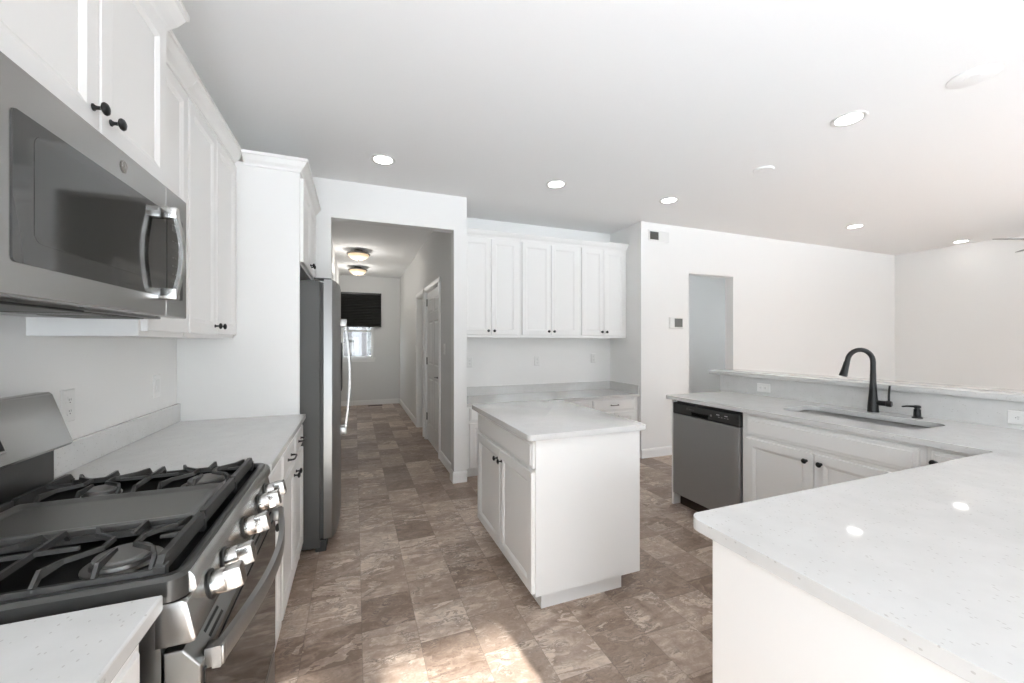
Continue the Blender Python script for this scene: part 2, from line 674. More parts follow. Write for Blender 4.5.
w.box(LIVING[0], LIVING[1], WS - 0.12, WS, 0, LIVING[2])
w.box(LIVING[0], LIVING[1], WS - 0.12, WS, LIVING[3], CZ)
struct('wall_rear', w, M['wall'], 'white wall with the patio door and the living room window', 'wall')
# hall
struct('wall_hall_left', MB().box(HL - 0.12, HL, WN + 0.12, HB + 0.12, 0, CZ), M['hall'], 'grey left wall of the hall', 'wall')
D1 = (4.70, 5.66)
D2 = (5.87, 6.49)
w = MB()
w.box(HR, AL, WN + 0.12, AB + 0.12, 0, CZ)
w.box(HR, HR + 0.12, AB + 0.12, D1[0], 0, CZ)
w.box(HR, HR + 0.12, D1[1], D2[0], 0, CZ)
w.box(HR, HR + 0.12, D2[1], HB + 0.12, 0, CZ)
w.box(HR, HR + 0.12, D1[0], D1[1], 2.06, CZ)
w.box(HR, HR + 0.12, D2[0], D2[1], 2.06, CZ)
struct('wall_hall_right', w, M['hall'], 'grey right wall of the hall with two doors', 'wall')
HW = (-0.27, 0.37, 1.02, 1.95)
w = MB()
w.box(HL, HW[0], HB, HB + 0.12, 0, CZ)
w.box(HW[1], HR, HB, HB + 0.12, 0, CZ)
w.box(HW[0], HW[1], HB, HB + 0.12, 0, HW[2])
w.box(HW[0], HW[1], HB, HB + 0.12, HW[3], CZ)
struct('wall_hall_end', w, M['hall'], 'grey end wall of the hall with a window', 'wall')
# passage behind the right opening
struct('wall_passage_left', MB().box(3.73, 3.85, WN + 0.12, 5.0, 0, CZ), M['wall'], 'left wall of the passage', 'wall')
w = MB()
w.box(6.6, 6.72, WN + 0.12, PASS[0], 0, CZ)
w.box(6.6, 6.72, PASS[1], 5.0, 0, CZ)
w.box(6.6, 6.72, PASS[0], PASS[1], 0, PASS[2])
w.box(6.6, 6.72, PASS[0], PASS[1], PASS[3], CZ)
struct('wall_passage_right', w, M['wall'], 'right wall of the passage', 'wall')
struct('wall_passage_end', MB().box(3.73, 6.72, 5.0, 5.12, 0, CZ), M['wall'], 'end wall of the passage', 'wall')
# half wall behind the sink
BX = 3.24
struct('wall_bar', MB().box(BX, BX + 0.12, 0.10, 2.81, 0, 1.058), M['wall'], 'white half wall behind the sink counter', 'wall')

# baseboards: profile board along a wall
def baseboard(name, d, plane, u0, u1, label):
    fr = facing(d, plane)
    mb = MB()
    poly = [(0, 0), (0.014, 0), (0.014, 0.085), (0.010, 0.098), (0.006, 0.105), (0, 0.105)]
    mb.prism(poly, lambda a, b, h: fr(h, b, a), u0, u1)
    return struct(name, mb, M['trim'], label, 'baseboard')


baseboard('baseboard_back', '-y', WN, AR, 3.85, 'white baseboard below the thermostat')
baseboard('baseboard_back_far', '-y', WN, 4.60, WE, 'white baseboard of the living room back wall')
baseboard('baseboard_pier', '-y', WN, JX - 0.014, AL, 'white baseboard on the wall end beside the hall')
baseboard('baseboard_jamb', '-x', JX, WN, WN + 0.12, 'white baseboard wrapping the wall end into the hall')
baseboard('baseboard_hall_right', '-x', HR, WN + 0.12, D1[0] - 0.07, 'white baseboard between wall end and hall door')
baseboard('baseboard_hall_far_right', '-x', HR, D2[1] + 0.07, HB, 'white baseboard along the far right of the hall')
baseboard('baseboard_hall_end', '-y', HB, HL, HR, 'white baseboard at the end of the hall')
baseboard('baseboard_hall_left', '+x', HL, WN + 0.12, HB, 'white baseboard along the left of the hall')
baseboard('baseboard_right', '-x', WE, WS, WN, 'white baseboard of the far right wall')


# ------------------------------------------------------------------ cabinet parts
DOOR = [(0, 0.0), (0, 0.016), (0.003, 0.019), (0.050, 0.019), (0.066, 0.0125), (0.0664, 0.0108), (0.0685, 0.0108), (0.069, 0.0115), (0.072, 0.0115)]
DRAWER = [(0, 0.0), (0, 0.010), (0.004, 0.013), (0.011, 0.014), (0.016, 0.019), (0.020, 0.019)]
FALSE_FRONT = [(0, 0.0), (0, 0.010), (0.006, 0.013), (0.020, 0.0135), (0.023, 0.019), (0.027, 0.019)]
KNOB = [(0.0085, 0), (0.0085, 0.002), (0.006, 0.004), (0.0045, 0.008), (0.0045, 0.015), (0.009, 0.018), (0.0145, 0.021), (0.0155, 0.024), (0.0135, 0.028), (0.007, 0.031), (0.0, 0.0315)]


def knob(d, plane, u, v, parent, off=0.019):
    fr = facing(d, plane)
    return MB().lathe(KNOB, fr(u, v, off), AX[d], 16).build('knob', M['black'], parent, True)


def pull(d, plane, u, v, parent, off=0.019, half=0.048):
    fr = facing(d, plane)
    mb = MB()
    pts = [fr(u - half, v, off), fr(u - half, v, off + 0.017), fr(u - half + 0.006, v, off + 0.025), fr(u - half + 0.016, v, off + 0.028),
           fr(u + half - 0.016, v, off + 0.028), fr(u + half - 0.006, v, off + 0.025), fr(u + half, v, off + 0.017), fr(u + half, v, off)]
    mb.tube(pts, [0.0055, 0.0045, 0.0045, 0.0042, 0.0042, 0.0045, 0.0045, 0.0055], 10)
    for s in (-1, 1):
        mb.lathe([(0.008, 0), (0.008, 0.002), (0.005, 0.004)], fr(u + s * half, v, off), AX[d], 12)
    return mb.build('handle', M['black'], parent, True)


def cab_door(d, plane, u0, u1, v0, v1, parent, kn=None, prof=DOOR):
    o = MB().panel(facing(d, plane), u0, u1, v0, v1, prof).build('door', M['cab'], parent)
    if kn:
        knob(d, plane, kn[0], kn[1], o)
    return o


def cab_drawer(d, plane, u0, u1, v0, v1, parent, hd=None, prof=DRAWER, name='drawer'):
    o = MB().panel(facing(d, plane), u0, u1, v0, v1, prof).build(name, M['cab'], parent)
    if hd == 'pull':
        pull(d, plane, (u0 + u1) / 2, (v0 + v1) / 2, o)
    elif hd == 'knob':
        knob(d, plane, (u0 + u1) / 2, (v0 + v1) / 2, o)
    elif isinstance(hd, tuple):
        knob(d, plane, hd[0], hd[1], o)
    return o


def cab_body(d, plane, u0, u1, z0, z1, depth, parent, toe=True, inset=0.07):
    fr = facing(d, plane)
    mb = MB()
    mb.fbox(fr, u0, u1, 0.10 if toe else z0, z1, -depth, 0)
    o = mb.build('body', M['cab'], parent)
    if toe:
        MB().fbox(fr, u0, u1, 0, 0.10, -depth, -inset).build('toe_kick', M['cab'], parent)
    return o


CROWN = [(0, 0), (0.010, 0.0), (0.012, 0.010), (0.016, 0.016), (0.030, 0.030), (0.042, 0.050), (0.045, 0.056), (0.052, 0.058), (0.052, 0.075), (0, 0.075)]


def crown(d, plane, u0, u1, z, parent, k=1.0):
    fr = facing(d, plane)
    mb = MB()
    mb.prism([(p[0] * k, p[1]) for p in CROWN], lambda a, b, h: fr(h, z + b, a), u0, u1)
    return mb.build('crown_moulding', M['cab'], parent)


# ------------------------------------------------------------------ left run: base cabinets and worktops
LF = -0.32       # carcase face
LE = -0.288      # worktop edge
CT = 0.914
RY0, RY1 = 0.925, 1.69   # range
MID = (RY0 + RY1) / 2

t = thing('base_cabinet', (LF, 1.87, 0), 'narrow white base cabinet between the gas range and the wide drawer cabinet', 'cabinet', 'left base cabinets')
cab_body('+x', LF, 1.70, 2.03, 0, 0.882, 0.595, t)
cab_drawer('+x', LF, 1.715, 2.015, 0.735, 0.862, t, None)
cab_door('+x', LF, 1.715, 2.015, 0.115, 0.715, t, (1.76, 0.655))

t = thing('base_cabinet', (LF, 2.43, 0), 'wide white base cabinet with two drawers beside the refrigerator', 'cabinet', 'left base cabinets')
cab_body('+x', LF, 2.032, 2.825, 0, 0.882, 0.595, t)
for a, b in ((2.05, 2.425), (2.44, 2.81)):
    cab_drawer('+x', LF, a, b, 0.735, 0.862, t, 'pull')
cab_door('+x', LF, 2.05, 2.429, 0.115, 0.715, t, (2.395, 0.66))
cab_door('+x', LF, 2.436, 2.81, 0.115, 0.715, t, (2.472, 0.66))

t = thing('base_cabinet', (LF, 0.45, 0), 'white base cabinet on the near side of the gas range', 'cabinet', 'left base cabinets')
cab_body('+x', LF - 0.035, 0.05, 0.895, 0, 0.882, 0.56, t)
cab_drawer('+x', LF - 0.035, 0.07, 0.868, 0.735, 0.862, t, 'pull')
cab_door('+x', LF - 0.035, 0.07, 0.466, 0.115, 0.715, t, (0.43, 0.66))
cab_door('+x', LF - 0.035, 0.472, 0.868, 0.115, 0.715, t, (0.51, 0.66))


def left_top(y0, y1, label, ctr, xe=LE):
    t = thing('countertop', (-0.6, ctr, 0.884), label, 'countertop', 'left worktops')
    MB().box(WL + 0.001, xe, y0, y1, 0.884, CT, 0.004).build('slab', M['quartz'], t)
    MB().box(WL + 0.001, WL + 0.021, y0, y1, CT + 0.0005, CT + 0.102, 0.003).build('backsplash', M['quartz'], t)
    return t


left_top(1.708, 2.826, 'white speckled quartz countertop between the range and the refrigerator panel', 2.27)
left_top(0.04, 0.903, 'white speckled quartz countertop on the near side of the range', 0.47, -0.322)

# ------------------------------------------------------------------ left uppers
UB, UT = 1.388, 2.44
UF = -0.675
# microwave cabinet, standing a little further forward
MF = -0.612
t = thing('wall_cabinet', (MF, MID, 1.88), 'short white wall cabinet directly above the microwave', 'cabinet', 'left wall cabinets')
cab_body('+x', MF, 0.93, 1.70, 1.862, UT, -(WL - MF) - 0.001, t, False)
cab_door('+x', MF, 0.945, MID - 0.003, 1.886, 2.42, t, (MID - 0.030, 1.940))
cab_door('+x', MF, MID + 0.003, 1.687, 1.886, 2.42, t, (MID + 0.046, 1.940))
crown('+x', MF, 0.93, 1.70, UT - 0.02, t, 1.5)

t = thing('wall_cabinet', (UF, 1.89, UB), 'narrow single door white wall cabinet right of the microwave', 'cabinet', 'left wall cabinets')
cab_body('+x', UF, 1.703, 2.079, UB, UT, UF - WL - 0.001, t, False)
cab_door('+x', UF, 1.718, 2.075, UB + 0.018, 2.41, t)
crown('+x', UF, 1.703, 2.083, UT - 0.01, t)

t = thing('wall_cabinet', (UF, 2.45, UB), 'double door white wall cabinet beside the tall refrigerator panel', 'cabinet', 'left wall cabinets')
cab_body('+x', UF, 2.088, 2.827, UB, UT, UF - WL - 0.001, t, False)
cab_door('+x', UF, 2.092, 2.454, UB + 0.018, 2.41, t, (2.42, UB + 0.06))
cab_door('+x', UF, 2.460, 2.815, UB + 0.018, 2.41, t, (2.495, UB + 0.06))
crown('+x', UF, 2.085, 2.827, UT - 0.01, t)

# refrigerator surround
FF = -0.325
t = thing('refrigerator_cabinet', (FF, 3.3, 0), 'white cabinet and tall side panel built around the stainless refrigerator', 'cabinet')
MB().box(WL + 0.001, FF, 2.829, 2.848, 0, UT + 0.01).build('side_panel', M['cab'], t)
MB().box(WL + 0.001, FF, 2.85, 3.785, 1.86, UT + 0.01).build('body', M['cab'], t)
cab_door('+x', FF, 2.866, 3.312, 1.878, 2.41, t, (3.275, 1.93))
cab_door('+x', FF, 3.320, 3.770, 1.878, 2.41, t, (3.356, 1.93))
# crown turning the corner: one mitred moulding
mb = MB()
zc = UT - 0.01
lp = []
for a, b in CROWN:
    lp.append([(UF + 0.052, 2.829 - a, zc + b), (FF + a, 2.829 - a, zc + b), (FF + a, 3.785, zc + b)])
bm = mb.bm
vv = [[bm.verts.new(p) for p in row] for row in lp]
for i in range(len(vv)):
    j = (i + 1) % len(vv)
    for k in range(2):
        bm.faces.new((vv[i][k], vv[i][k + 1], vv[j][k + 1], vv[j][k]))
bm.faces.new([r[0] for r in vv])
bm.faces.new([r[2] for r in vv][::-1])
mb.build('crown_moulding', M['cab'], t)

# ------------------------------------------------------------------ refrigerator
t = thing('refrigerator', (-0.52, 3.32, 0), 'stainless side by side refrigerator with curved door handles', 'refrigerator')
FY0, FY1 = 2.868, 3.772
MB().box(-0.88, -0.21, FY0, FY1, 0.03, 1.765, 0.006).build('body', M['fridge_side'], t)
MB().box(-0.21, -0.192, FY0 + 0.008, FY1 - 0.008, 0.09, 1.755).build('gasket', M['gasket'], t)
mb = MB()
mb.box(-0.24, -0.175, FY0 + 0.01, FY1 - 0.01, 0.0, 0.075, 0.004)
for k in range(24):
    yy = FY0 + 0.06 + k * 0.033
    mb.box(-0.175, -0.171, yy, yy + 0.02, 0.02, 0.06)
mb.build('toe_grille', M['plastic_black'], t)
for yy in (FY0 + 0.03, FY1 - 0.1):
    MB().box(-0.25, -0.145, yy, yy + 0.07, 1.7755, 1.788, 0.004).build('hinge_cover', M['plastic_black'], t)


def fridge_door(y0, y1, big):
    n = 10
    sec = [(-0.190, y0), (-0.190, y1)]
    front = []
    for i in range(n + 1):
        s = i / n
        yy = y1 + (y0 - y1) * s
        e = min(s, 1 - s)
        rnd = 0.010 * (1 - min(1, e / 0.06)) ** 2
        g = (yy - FY0) / (FY1 - FY0)
        front.append((-0.130 + 0.028 * (1 - (2 * g - 1) ** 2) - rnd, yy))
    poly = sec + front
    mb = MB()
    mb.prism(poly, lambda a, b, h: (a, b, h), 0.085, 1.775, 0.004)
    return mb.build('door', M['steel_fr'], t, True)


def tall_handle(y, parent):
    mb = MB()
    x0 = -0.112 if y < 3.32 else -0.112
    z0, z1 = 0.70, 1.51
    pts = []
    for i in range(17):
        s = i / 16
        bow = 0.028 + 0.030 * math.sin(PI * s)
        pts.append((x0 + 0.018 + bow, y, z0 + 0.02 + (z1 - z0 - 0.04) * s))
    loops = []
    for p in pts:
        loops.append([(p[0] - 0.008, y - 0.013, p[2]), (p[0] + 0.006, y - 0.013, p[2]), (p[0] + 0.009, y, p[2]), (p[0] + 0.006, y + 0.013, p[2]), (p[0] - 0.008, y + 0.013, p[2])])
    mb.rings(loops)
    for zc_ in (z0, z1):
        mb.box(x0 - 0.004, x0 + 0.054, y - 0.015, y + 0.015, zc_ - 0.028, zc_ + 0.028, 0.005)
    return mb.build('handle', M['steel_bright'], parent, True)


M['steel_fr'] = steel('refrigerator_door_steel', (0.33, 0.33, 0.324), 0.42, (1, 1, 0.04))
d1 = fridge_door(FY0, 3.312, True)
tall_handle(3.268, d1)
d2 = fridge_door(3.322, FY1, False)
tall_handle(3.366, d2)
mb = MB()
mb.box(-0.115, -0.098, 3.43, 3.68, 0.98, 1.36, 0.004)
ds = mb.build('dispenser', M['plastic_black'], d2)

# ------------------------------------------------------------------ gas range
t = thing('gas_range', (-0.6, MID, 0), 'stainless gas range with black iron grates and five chrome knobs', 'range')
MB().box(-0.905, -0.335, RY0 + 0.003, RY1 - 0.003, 0.05, 0.895).build('body', M['steel_dark'], t)
for xx in (-0.85, -0.38):
    for yy in (RY0 + 0.05, RY1 - 0.05):
        MB().lathe([(0.018, 0), (0.018, 0.05)], (xx, yy, 0), (0, 0, 1), 10).build('levelling_foot', M['plastic_black'], t)
# cooktop: enamel pan with raised rounded rim
mb = MB()
pan = []
for ins, z in ((0.0, 0.8845), (0.0, 0.924), (0.006, 0.931), (0.018, 0.931), (0.026, 0.924), (0.028, 0.9105)):
    pan.append([(p[0], p[1], z) for p in rrect(-0.862 + ins, -0.297 - ins, RY0 + ins, RY1 - ins, max(0.030 - ins * 0.4, 0.012), 4)])
mb.rings(pan)
ck = mb.build('cooktop', M['rim'], t, True)
mb = MB()
pan = []
for ins, z in ((0.0275, 0.921), (0.034, 0.914), (0.046, 0.9125)):
    pan.append([(p[0], p[1], z) for p in rrect(-0.862 + ins, -0.297 - ins, RY0 + ins, RY1 - ins, 0.016, 4)])
mb.rings(pan, cap0=False)
mb.build('pan', M['enamel'], ck, True)
# rim trim along the front, stainless
mb = MB()
mb.prism([(-0.308, 0.8855), (-0.291, 0.8855), (-0.286, 0.892), (-0.289, 0.914), (-0.296, 0.925), (-0.308, 0.928)],
         lambda a, b, h: (a, h, b), RY0 + 0.022, RY1 - 0.012, 0.001)
mb.build('front_trim', M['steel'], t, True)
# control panel with rounded corners and an end cap
mb = MB()
CP = [(-0.345, 0.882), (-0.303, 0.882), (-0.295, 0.877), (-0.281, 0.810), (-0.283, 0.802), (-0.290, 0.799), (-0.345, 0.799)]
mb.prism(CP, lambda a, b, h: (a, h, b), RY0 + 0.002, RY1 - 0.002, 0.004)
mb.build('control_panel', M['steel'], t, True)
nx, nz = 0.979, 0.204
kdir = Vector((nx, 0, nz))
for yy in (1.040, 1.140, 1.320, 1.500, 1.603):
    o = Vector((-0.2875, yy, 0.848))
    bz = MB().lathe([(0.031, -0.004), (0.031, 0.002), (0.026, 0.004), (0.024, 0.004)], o, kdir, 24)
    kb = MB().lathe([(0.0255, 0.002), (0.0255, 0.026), (0.024, 0.028), (0.024, 0.0295)], o, kdir, 28)
    kk = kb.build('knob', M['chrome'], t, True)
    bz.build('bezel', M['plastic_black'], kk, True)
    # grip: a broad block across the face
    e2 = Vector((-nz, 0, nx))
    e1 = Vector((0, 1, 0))
    lp = []
    for h, s in ((0.028, 1.0), (0.056, 0.97), (0.059, 0.90)):
        c = o + kdir * h
        ring = []
        for p in rrect(-0.0165 * s, 0.0165 * s, -0.0235 * s, 0.0235 * s, 0.004, 3):
            ring.append(c + e1 * p[0] + e2 * p[1])
        lp.append(ring)
    MB().rings(lp).build('grip', M['chrome'], kk, True)

# backguard: black riser, slanted stainless console
mb = MB()
mb.box(-0.915, -0.872, RY0 + 0.008, RY1 - 0.008, 0.90, 1.06, 0.003)
bg = mb.build('backguard', M['backguard'], t)
mb = MB()
mb.prism([(-0.916, 1.046), (-0.836, 1.046), (-0.831, 1.054), (-0.880, 1.206), (-0.888, 1.213), (-0.916, 1.213)],
         lambda a, b, h: (a, h, b), RY0, RY1, 0.003)
con = mb.build('console', M['steel'], bg, True)
sl = (Vector((-0.880, 0, 1.206)) - Vector((-0.831, 0, 1.054))).normalized()
sn = Vector((-sl.z, 0, sl.x)) * -1


def on_console(y, s, w):
    p = Vector((-0.831, 0, 1.054)) + sl * s + sn * w
    return (p.x, y, p.z)


mb = MB()
lp = []
for ins, w_ in ((0, 0), (0, 0.003), (0.003, 0.004), (0.008, 0.004)):
    lp.append([on_console(1.135 + ins, 0.028 + ins, w_), on_console(1.440 - ins, 0.028 + ins, w_), on_console(1.440 - ins, 0.132 - ins, w_), on_console(1.135 + ins, 0.132 - ins, w_)])
mb.rings(lp)
mb.build('display_frame', M['chrome'], con)
mb = MB()
lp = []
for ins, w_ in ((0.008, 0.003), (0.008, 0.0055)):
    lp.append([on_console(1.135 + ins, 0.028 + ins, w_), on_console(1.440 - ins, 0.028 + ins, w_), on_console(1.440 - ins, 0.132 - ins, w_), on_console(1.135 + ins, 0.132 - ins, w_)])
mb.rings(lp)
mb.build('display', M['blackglass'], con)

# burners
for gy in (1.063, 1.553):
    for gx, r in ((-0.445, 0.047), (-0.705, 0.036)):
        mb = MB()
        mb.lathe([(r * 1.35, 0), (r * 1.35, 0.004), (r * 1.1, 0.006), (r * 1.05, 0.013), (r * 0.98, 0.014)], (gx, gy, 0.9125), (0, 0, 1), 28)
        b = mb.build('burner', M['sinksteel'], t, True)
        MB().lathe([(r, 0.0135), (r, 0.019), (r * 0.94, 0.022), (r * 0.2, 0.0225), (0, 0.0225)], (gx, gy, 0.9125), (0, 0, 1), 28).build('burner_cap', M['burner'], b, True)


def grate(y0, y1):
    """cast iron grate: frame low at the sides, tall end bars, cranked fingers round each burner"""
    mb = MB()
    xb, xf = -0.825, -0.346
    zt = 0.960
    # end bars (front and back), long side bars
    for xx in (xb, xf):
        mb.bar([(xx, y0, zt - 0.012), (xx, y0 + 0.012, zt), (xx, y1 - 0.012, zt), (xx, y1, zt - 0.012)], 0.012, 0.017, [0.02, 0.030, 0.030, 0.02])
        for yy in (y0 + 0.008, y1 - 0.008):
            mb.box(xx - 0.010, xx + 0.010, yy - 0.009, yy + 0.009, 0.913, zt - 0.016, 0.002)
    for yy in (y0 + 0.005, y1 - 0.005):
        mb.bar([(xb, yy, 0.938), (xf, yy, 0.938)], 0.008, 0.012, 0.014)
    yc = (y0 + y1) / 2
    # middle bar dividing the two burners
    xm = (xb + xf) / 2
    mb.bar([(xm, y0 + 0.004, 0.936), (xm, y0 + 0.022, zt), (xm, y1 - 0.022, zt), (xm, y1 - 0.004, 0.936)], 0.007, 0.009, [0.012, 0.012, 0.012, 0.012])
    for bx in (-0.445, -0.705):
        for s in (-1, 1):
            # cranked finger on each side of the burner, its kink pointing at the flame
            a, k = 0.083 * s, 0.026 * s
            P = [(bx + a, y0 + 0.004, 0.936), (bx + a, y0 + 0.026, zt), (bx + a * 0.82, y0 + 0.060, zt), (bx + k, yc - 0.020, zt), (bx + k, yc + 0.020, zt),
                 (bx + a * 0.82, y1 - 0.060, zt), (bx + a, y1 - 0.026, zt), (bx + a, y1 - 0.004, 0.936)]
            mb.bar(P, 0.0065, 0.0085, [0.012, 0.016, 0.009, 0.009, 0.009, 0.009, 0.016, 0.012])
        # short straight fingers from the sides
        for s, ye in ((1, y0), (-1, y1)):
            mb.bar([(bx, ye + s * 0.004, 0.936), (bx, ye + s * 0.020, zt), (bx, ye + s * 0.082, zt - 0.002)], 0.0065, 0.0085, [0.012, 0.015, 0.006])
    # along-bar fingers
    mb.bar([(xf, yc, zt), (-0.385, yc, zt - 0.002)], 0.0065, 0.0085, [0.010, 0.006])
    mb.bar([(xb, yc, zt), (-0.765, yc, zt - 0.002)], 0.0065, 0.0085, [0.010, 0.006])
    mb.bar([(xm - 0.07, yc, zt - 0.001), (xm + 0.07, yc, zt - 0.001)], 0.0065, 0.0085, 0.008)
    return mb.build('grate', M['iron'], t)


grate(RY0 + 0.026, 1.182)
grate(1.434, RY1 - 0.026)
# centre griddle plate between the grates
mb = MB()
lp = []
for ins, z in ((0.004, 0.916), (0.0, 0.946), (0.003, 0.950), (0.010, 0.950), (0.016, 0.944), (0.03, 0.943)):
    lp.append([(p[0], p[1], z) for p in rrect(-0.812 + ins, -0.360 - ins, 1.189 + ins, 1.427 - ins, 0.012, 3)])
mb.rings(lp)
g = mb.build('griddle', M['griddle'], t, True)
for xx in (-0.826, -0.346):
    MB().bar([(xx, 1.185, 0.958), (xx, 1.431, 0.958)], 0.012, 0.017, 0.030).build('griddle_end_bar', M['iron'], g)

# oven door
mb = MB()
mb.prism([(-0.332, 0.245), (-0.274, 0.245), (-0.274, 0.752), (-0.302, 0.788), (-0.332, 0.788)], lambda a, b, h: (a, h, b), RY0 + 0.003, RY1 - 0.003, 0.003)
od = mb.build('oven_door', M['steel_dark'], t)
MB().box(-0.2745, -0.270, RY0 + 0.018, RY1 - 0.018, 0.265, 0.735, 0.002).build('window', M['blackglass'], od)
for y0 in (1.00, 1.20, 1.385, 1.56):
    mb = MB()
    for k in range(3):
        cx_, cz_ = -0.2975 + k * 0.0085, 0.7822 - k * 0.0109
        mb.prism([(cx_ - 0.0018, cz_ + 0.0023), (cx_ + 0.0018, cz_ - 0.0023), (cx_ + 0.0024, cz_ - 0.0018), (cx_ - 0.0012, cz_ + 0.0028)], lambda a, b, h: (a, h, b), y0, y0 + 0.085)
    mb.build('vent_slots', M['darkgap'], od)
mb = MB()
lp = []
for i in range(25):
    s = i / 24
    yy = RY0 + 0.022 + (RY1 - RY0 - 0.044) * s
    xo = -0.246 + 0.046 * math.sin(PI * s)
    lp.append([(xo - 0.016, yy, 0.727), (xo - 0.002, yy, 0.726), (xo, yy, 0.731), (xo, yy, 0.764), (xo - 0.002, yy, 0.769), (xo - 0.016, yy, 0.768)])
mb.rings(lp)
for yy in (RY0 + 0.024, RY1 - 0.052):
    mb.box(-0.276, -0.242, yy, yy + 0.028, 0.728, 0.767, 0.003)
mb.build('handle', M['steel_bright'], od, True)
mb = MB()
mb.box(-0.332, -0.274, RY0 + 0.003, RY1 - 0.003, 0.065, 0.235, 0.005)
dr = mb.build('drawer', M['steel_dark'], t)

# ------------------------------------------------------------------ microwave
XM = -0.54
t = thing('microwave', (-0.7, MID, 1.45), 'stainless over the range microwave with dark glass door', 'microwave')
MY0, MY1 = 0.905, 1.692
MB().box(WL + 0.002, XM - 0.035, MY0 + 0.003, MY1 - 0.003, 1.452, 1.851, 0.002).build('body', M['steel_dark'], t)
# underside with filters, lamp cover and screws
mb = MB()
mb.box(WL + 0.03, XM - 0.06, MY0 + 0.03, MY1 - 0.03, 1.444, 1.453, 0.002)
us = mb.build('underside', M['steel_dark'], t)
for y0, y1 in ((1.29, 1.40), (1.42, 1.60)):
    mb = MB()
    mb.box(-0.78, -0.62, y0, y1, 1.4405, 1.4445, 0.001)
    for k in range(16):
        mb.box(-0.775, -0.625, y0 + 0.008 + k * (y1 - y0 - 0.016) / 16, y0 + 0.012 + k * (y1 - y0 - 0.016) / 16, 1.4390, 1.4407)
    mb.build('filter', M['griddle'], us)
MB().box(-0.76, -0.60, 0.94, 1.26, 1.4385, 1.4445, 0.002).build('lamp_cover', M['plastic_black'], us)
for yy in (1.22, 1.45, 1.60):
    MB().lathe([(0.006, 0), (0.006, 0.003), (0.003, 0.004)], (XM - 0.045, yy, 1.452), (0, 0, -1), 10).build('screw', M['plastic_black'], us)
# door (left) and control column (right)
fm = facing('+x', XM - 0.035)
YS = 1.532
mb = MB()
mb.panel(fm, MY0, YS - 0.0012, 1.448, 1.848, [(0, 0), (0, 0.032), (0.003, 0.035), (0.01, 0.035)])
md = mb.build('door', M['steel'], t)
mb = MB()
mb.panel(fm, YS + 0.0012, MY1, 1.448, 1.848, [(0, 0), (0, 0.032), (0.003, 0.035), (0.01, 0.035)])
mc = mb.build('control_column', M['steel'], t)
mb = MB()
mb.prism([(p[0], p[1]) for p in rrect(0.936, YS - 0.004, 1.506, 1.768, 0.010, 4)], lambda a, b, h: (XM + h, a, b), -0.002, 0.0022)
mg = mb.build('window', M['mwglass'], md)
mb = MB()
mb.prism([(p[0], p[1]) for p in rrect(0.985, 1.43, 1.548, 1.745, 0.02, 4)], lambda a, b, h: (XM + h, a, b), 0.0018, 0.0028)
mb.build('window_mesh', M['blackglass'], mg)
mb = MB()
mb.prism([(p[0], p[1]) for p in rrect(YS + 0.002, 1.652, 1.506, 1.768, 0.006, 4)], lambda a, b, h: (XM + h, a, b), -0.002, 0.0022)
kp = mb.build('keypad', M['blackglass'], mc)
for r in range(7):
    for c in range(3):
        yy = 1.570 + c * 0.022
        zz = 1.530 + r * 0.026
        MB().box(XM + 0.0020, XM + 0.0026, yy, yy + 0.008, zz, zz + 0.003).build('key_mark', M['vent_dark'], kp)
MB().box(XM + 0.0020, XM + 0.0026, 1.566, 1.63, 1.72, 1.74).build('display', M['vent_dark'], kp)
# curved loop handle
mb = MB()
lp = []
for i in range(19):
    s = i / 18
    zz = 1.513 + (1.757 - 1.513) * s
    bow = 0.034 + 0.016 * math.sin(PI * s)
    yo = 0.014 * math.sin(PI * s)
    x = XM + bow
    yc = 1.502 + yo * 0.3
    lp.append([(x - 0.006, yc - 0.013, zz), (x + 0.004, yc - 0.013, zz), (x + 0.007, yc, zz), (x + 0.004, yc + 0.013, zz), (x - 0.006, yc + 0.013, zz)])
mb.rings(lp)
for zz in (1.513, 1.757):
    mb.box(XM, XM + 0.040, 1.487, 1.517, zz - 0.017, zz + 0.017, 0.004)
mb.build('handle', M['chrome'], md, True)
# round maker's badge with a script monogram
mb = MB()
mb.lathe([(0.0155, 0), (0.0155, 0.0015), (0.0145, 0.002), (0, 0.002)], (XM, 1.290, 1.808), (1, 0, 0), 28)
bd = mb.build('badge', M['bronze'], md, True)
mb = MB()
for (cy_, cz_, r, a0, a1) in ((1.286, 1.809, 0.0048, 40, 330), (1.294, 1.8105, 0.0036, 30, 300), (1.294, 1.8050, 0.0036, 60, 330), (1.290, 1.808, 0.0128, 0, 359)):
    pts = [(XM + 0.0022, cy_ + r * math.cos(math.radians(a0 + (a1 - a0) * i / 20)), cz_ + r * math.sin(math.radians(a0 + (a1 - a0) * i / 20))) for i in range(21)]
    mb.tube(pts, 0.0006, 6)
mb.build('monogram', M['chrome'], bd)

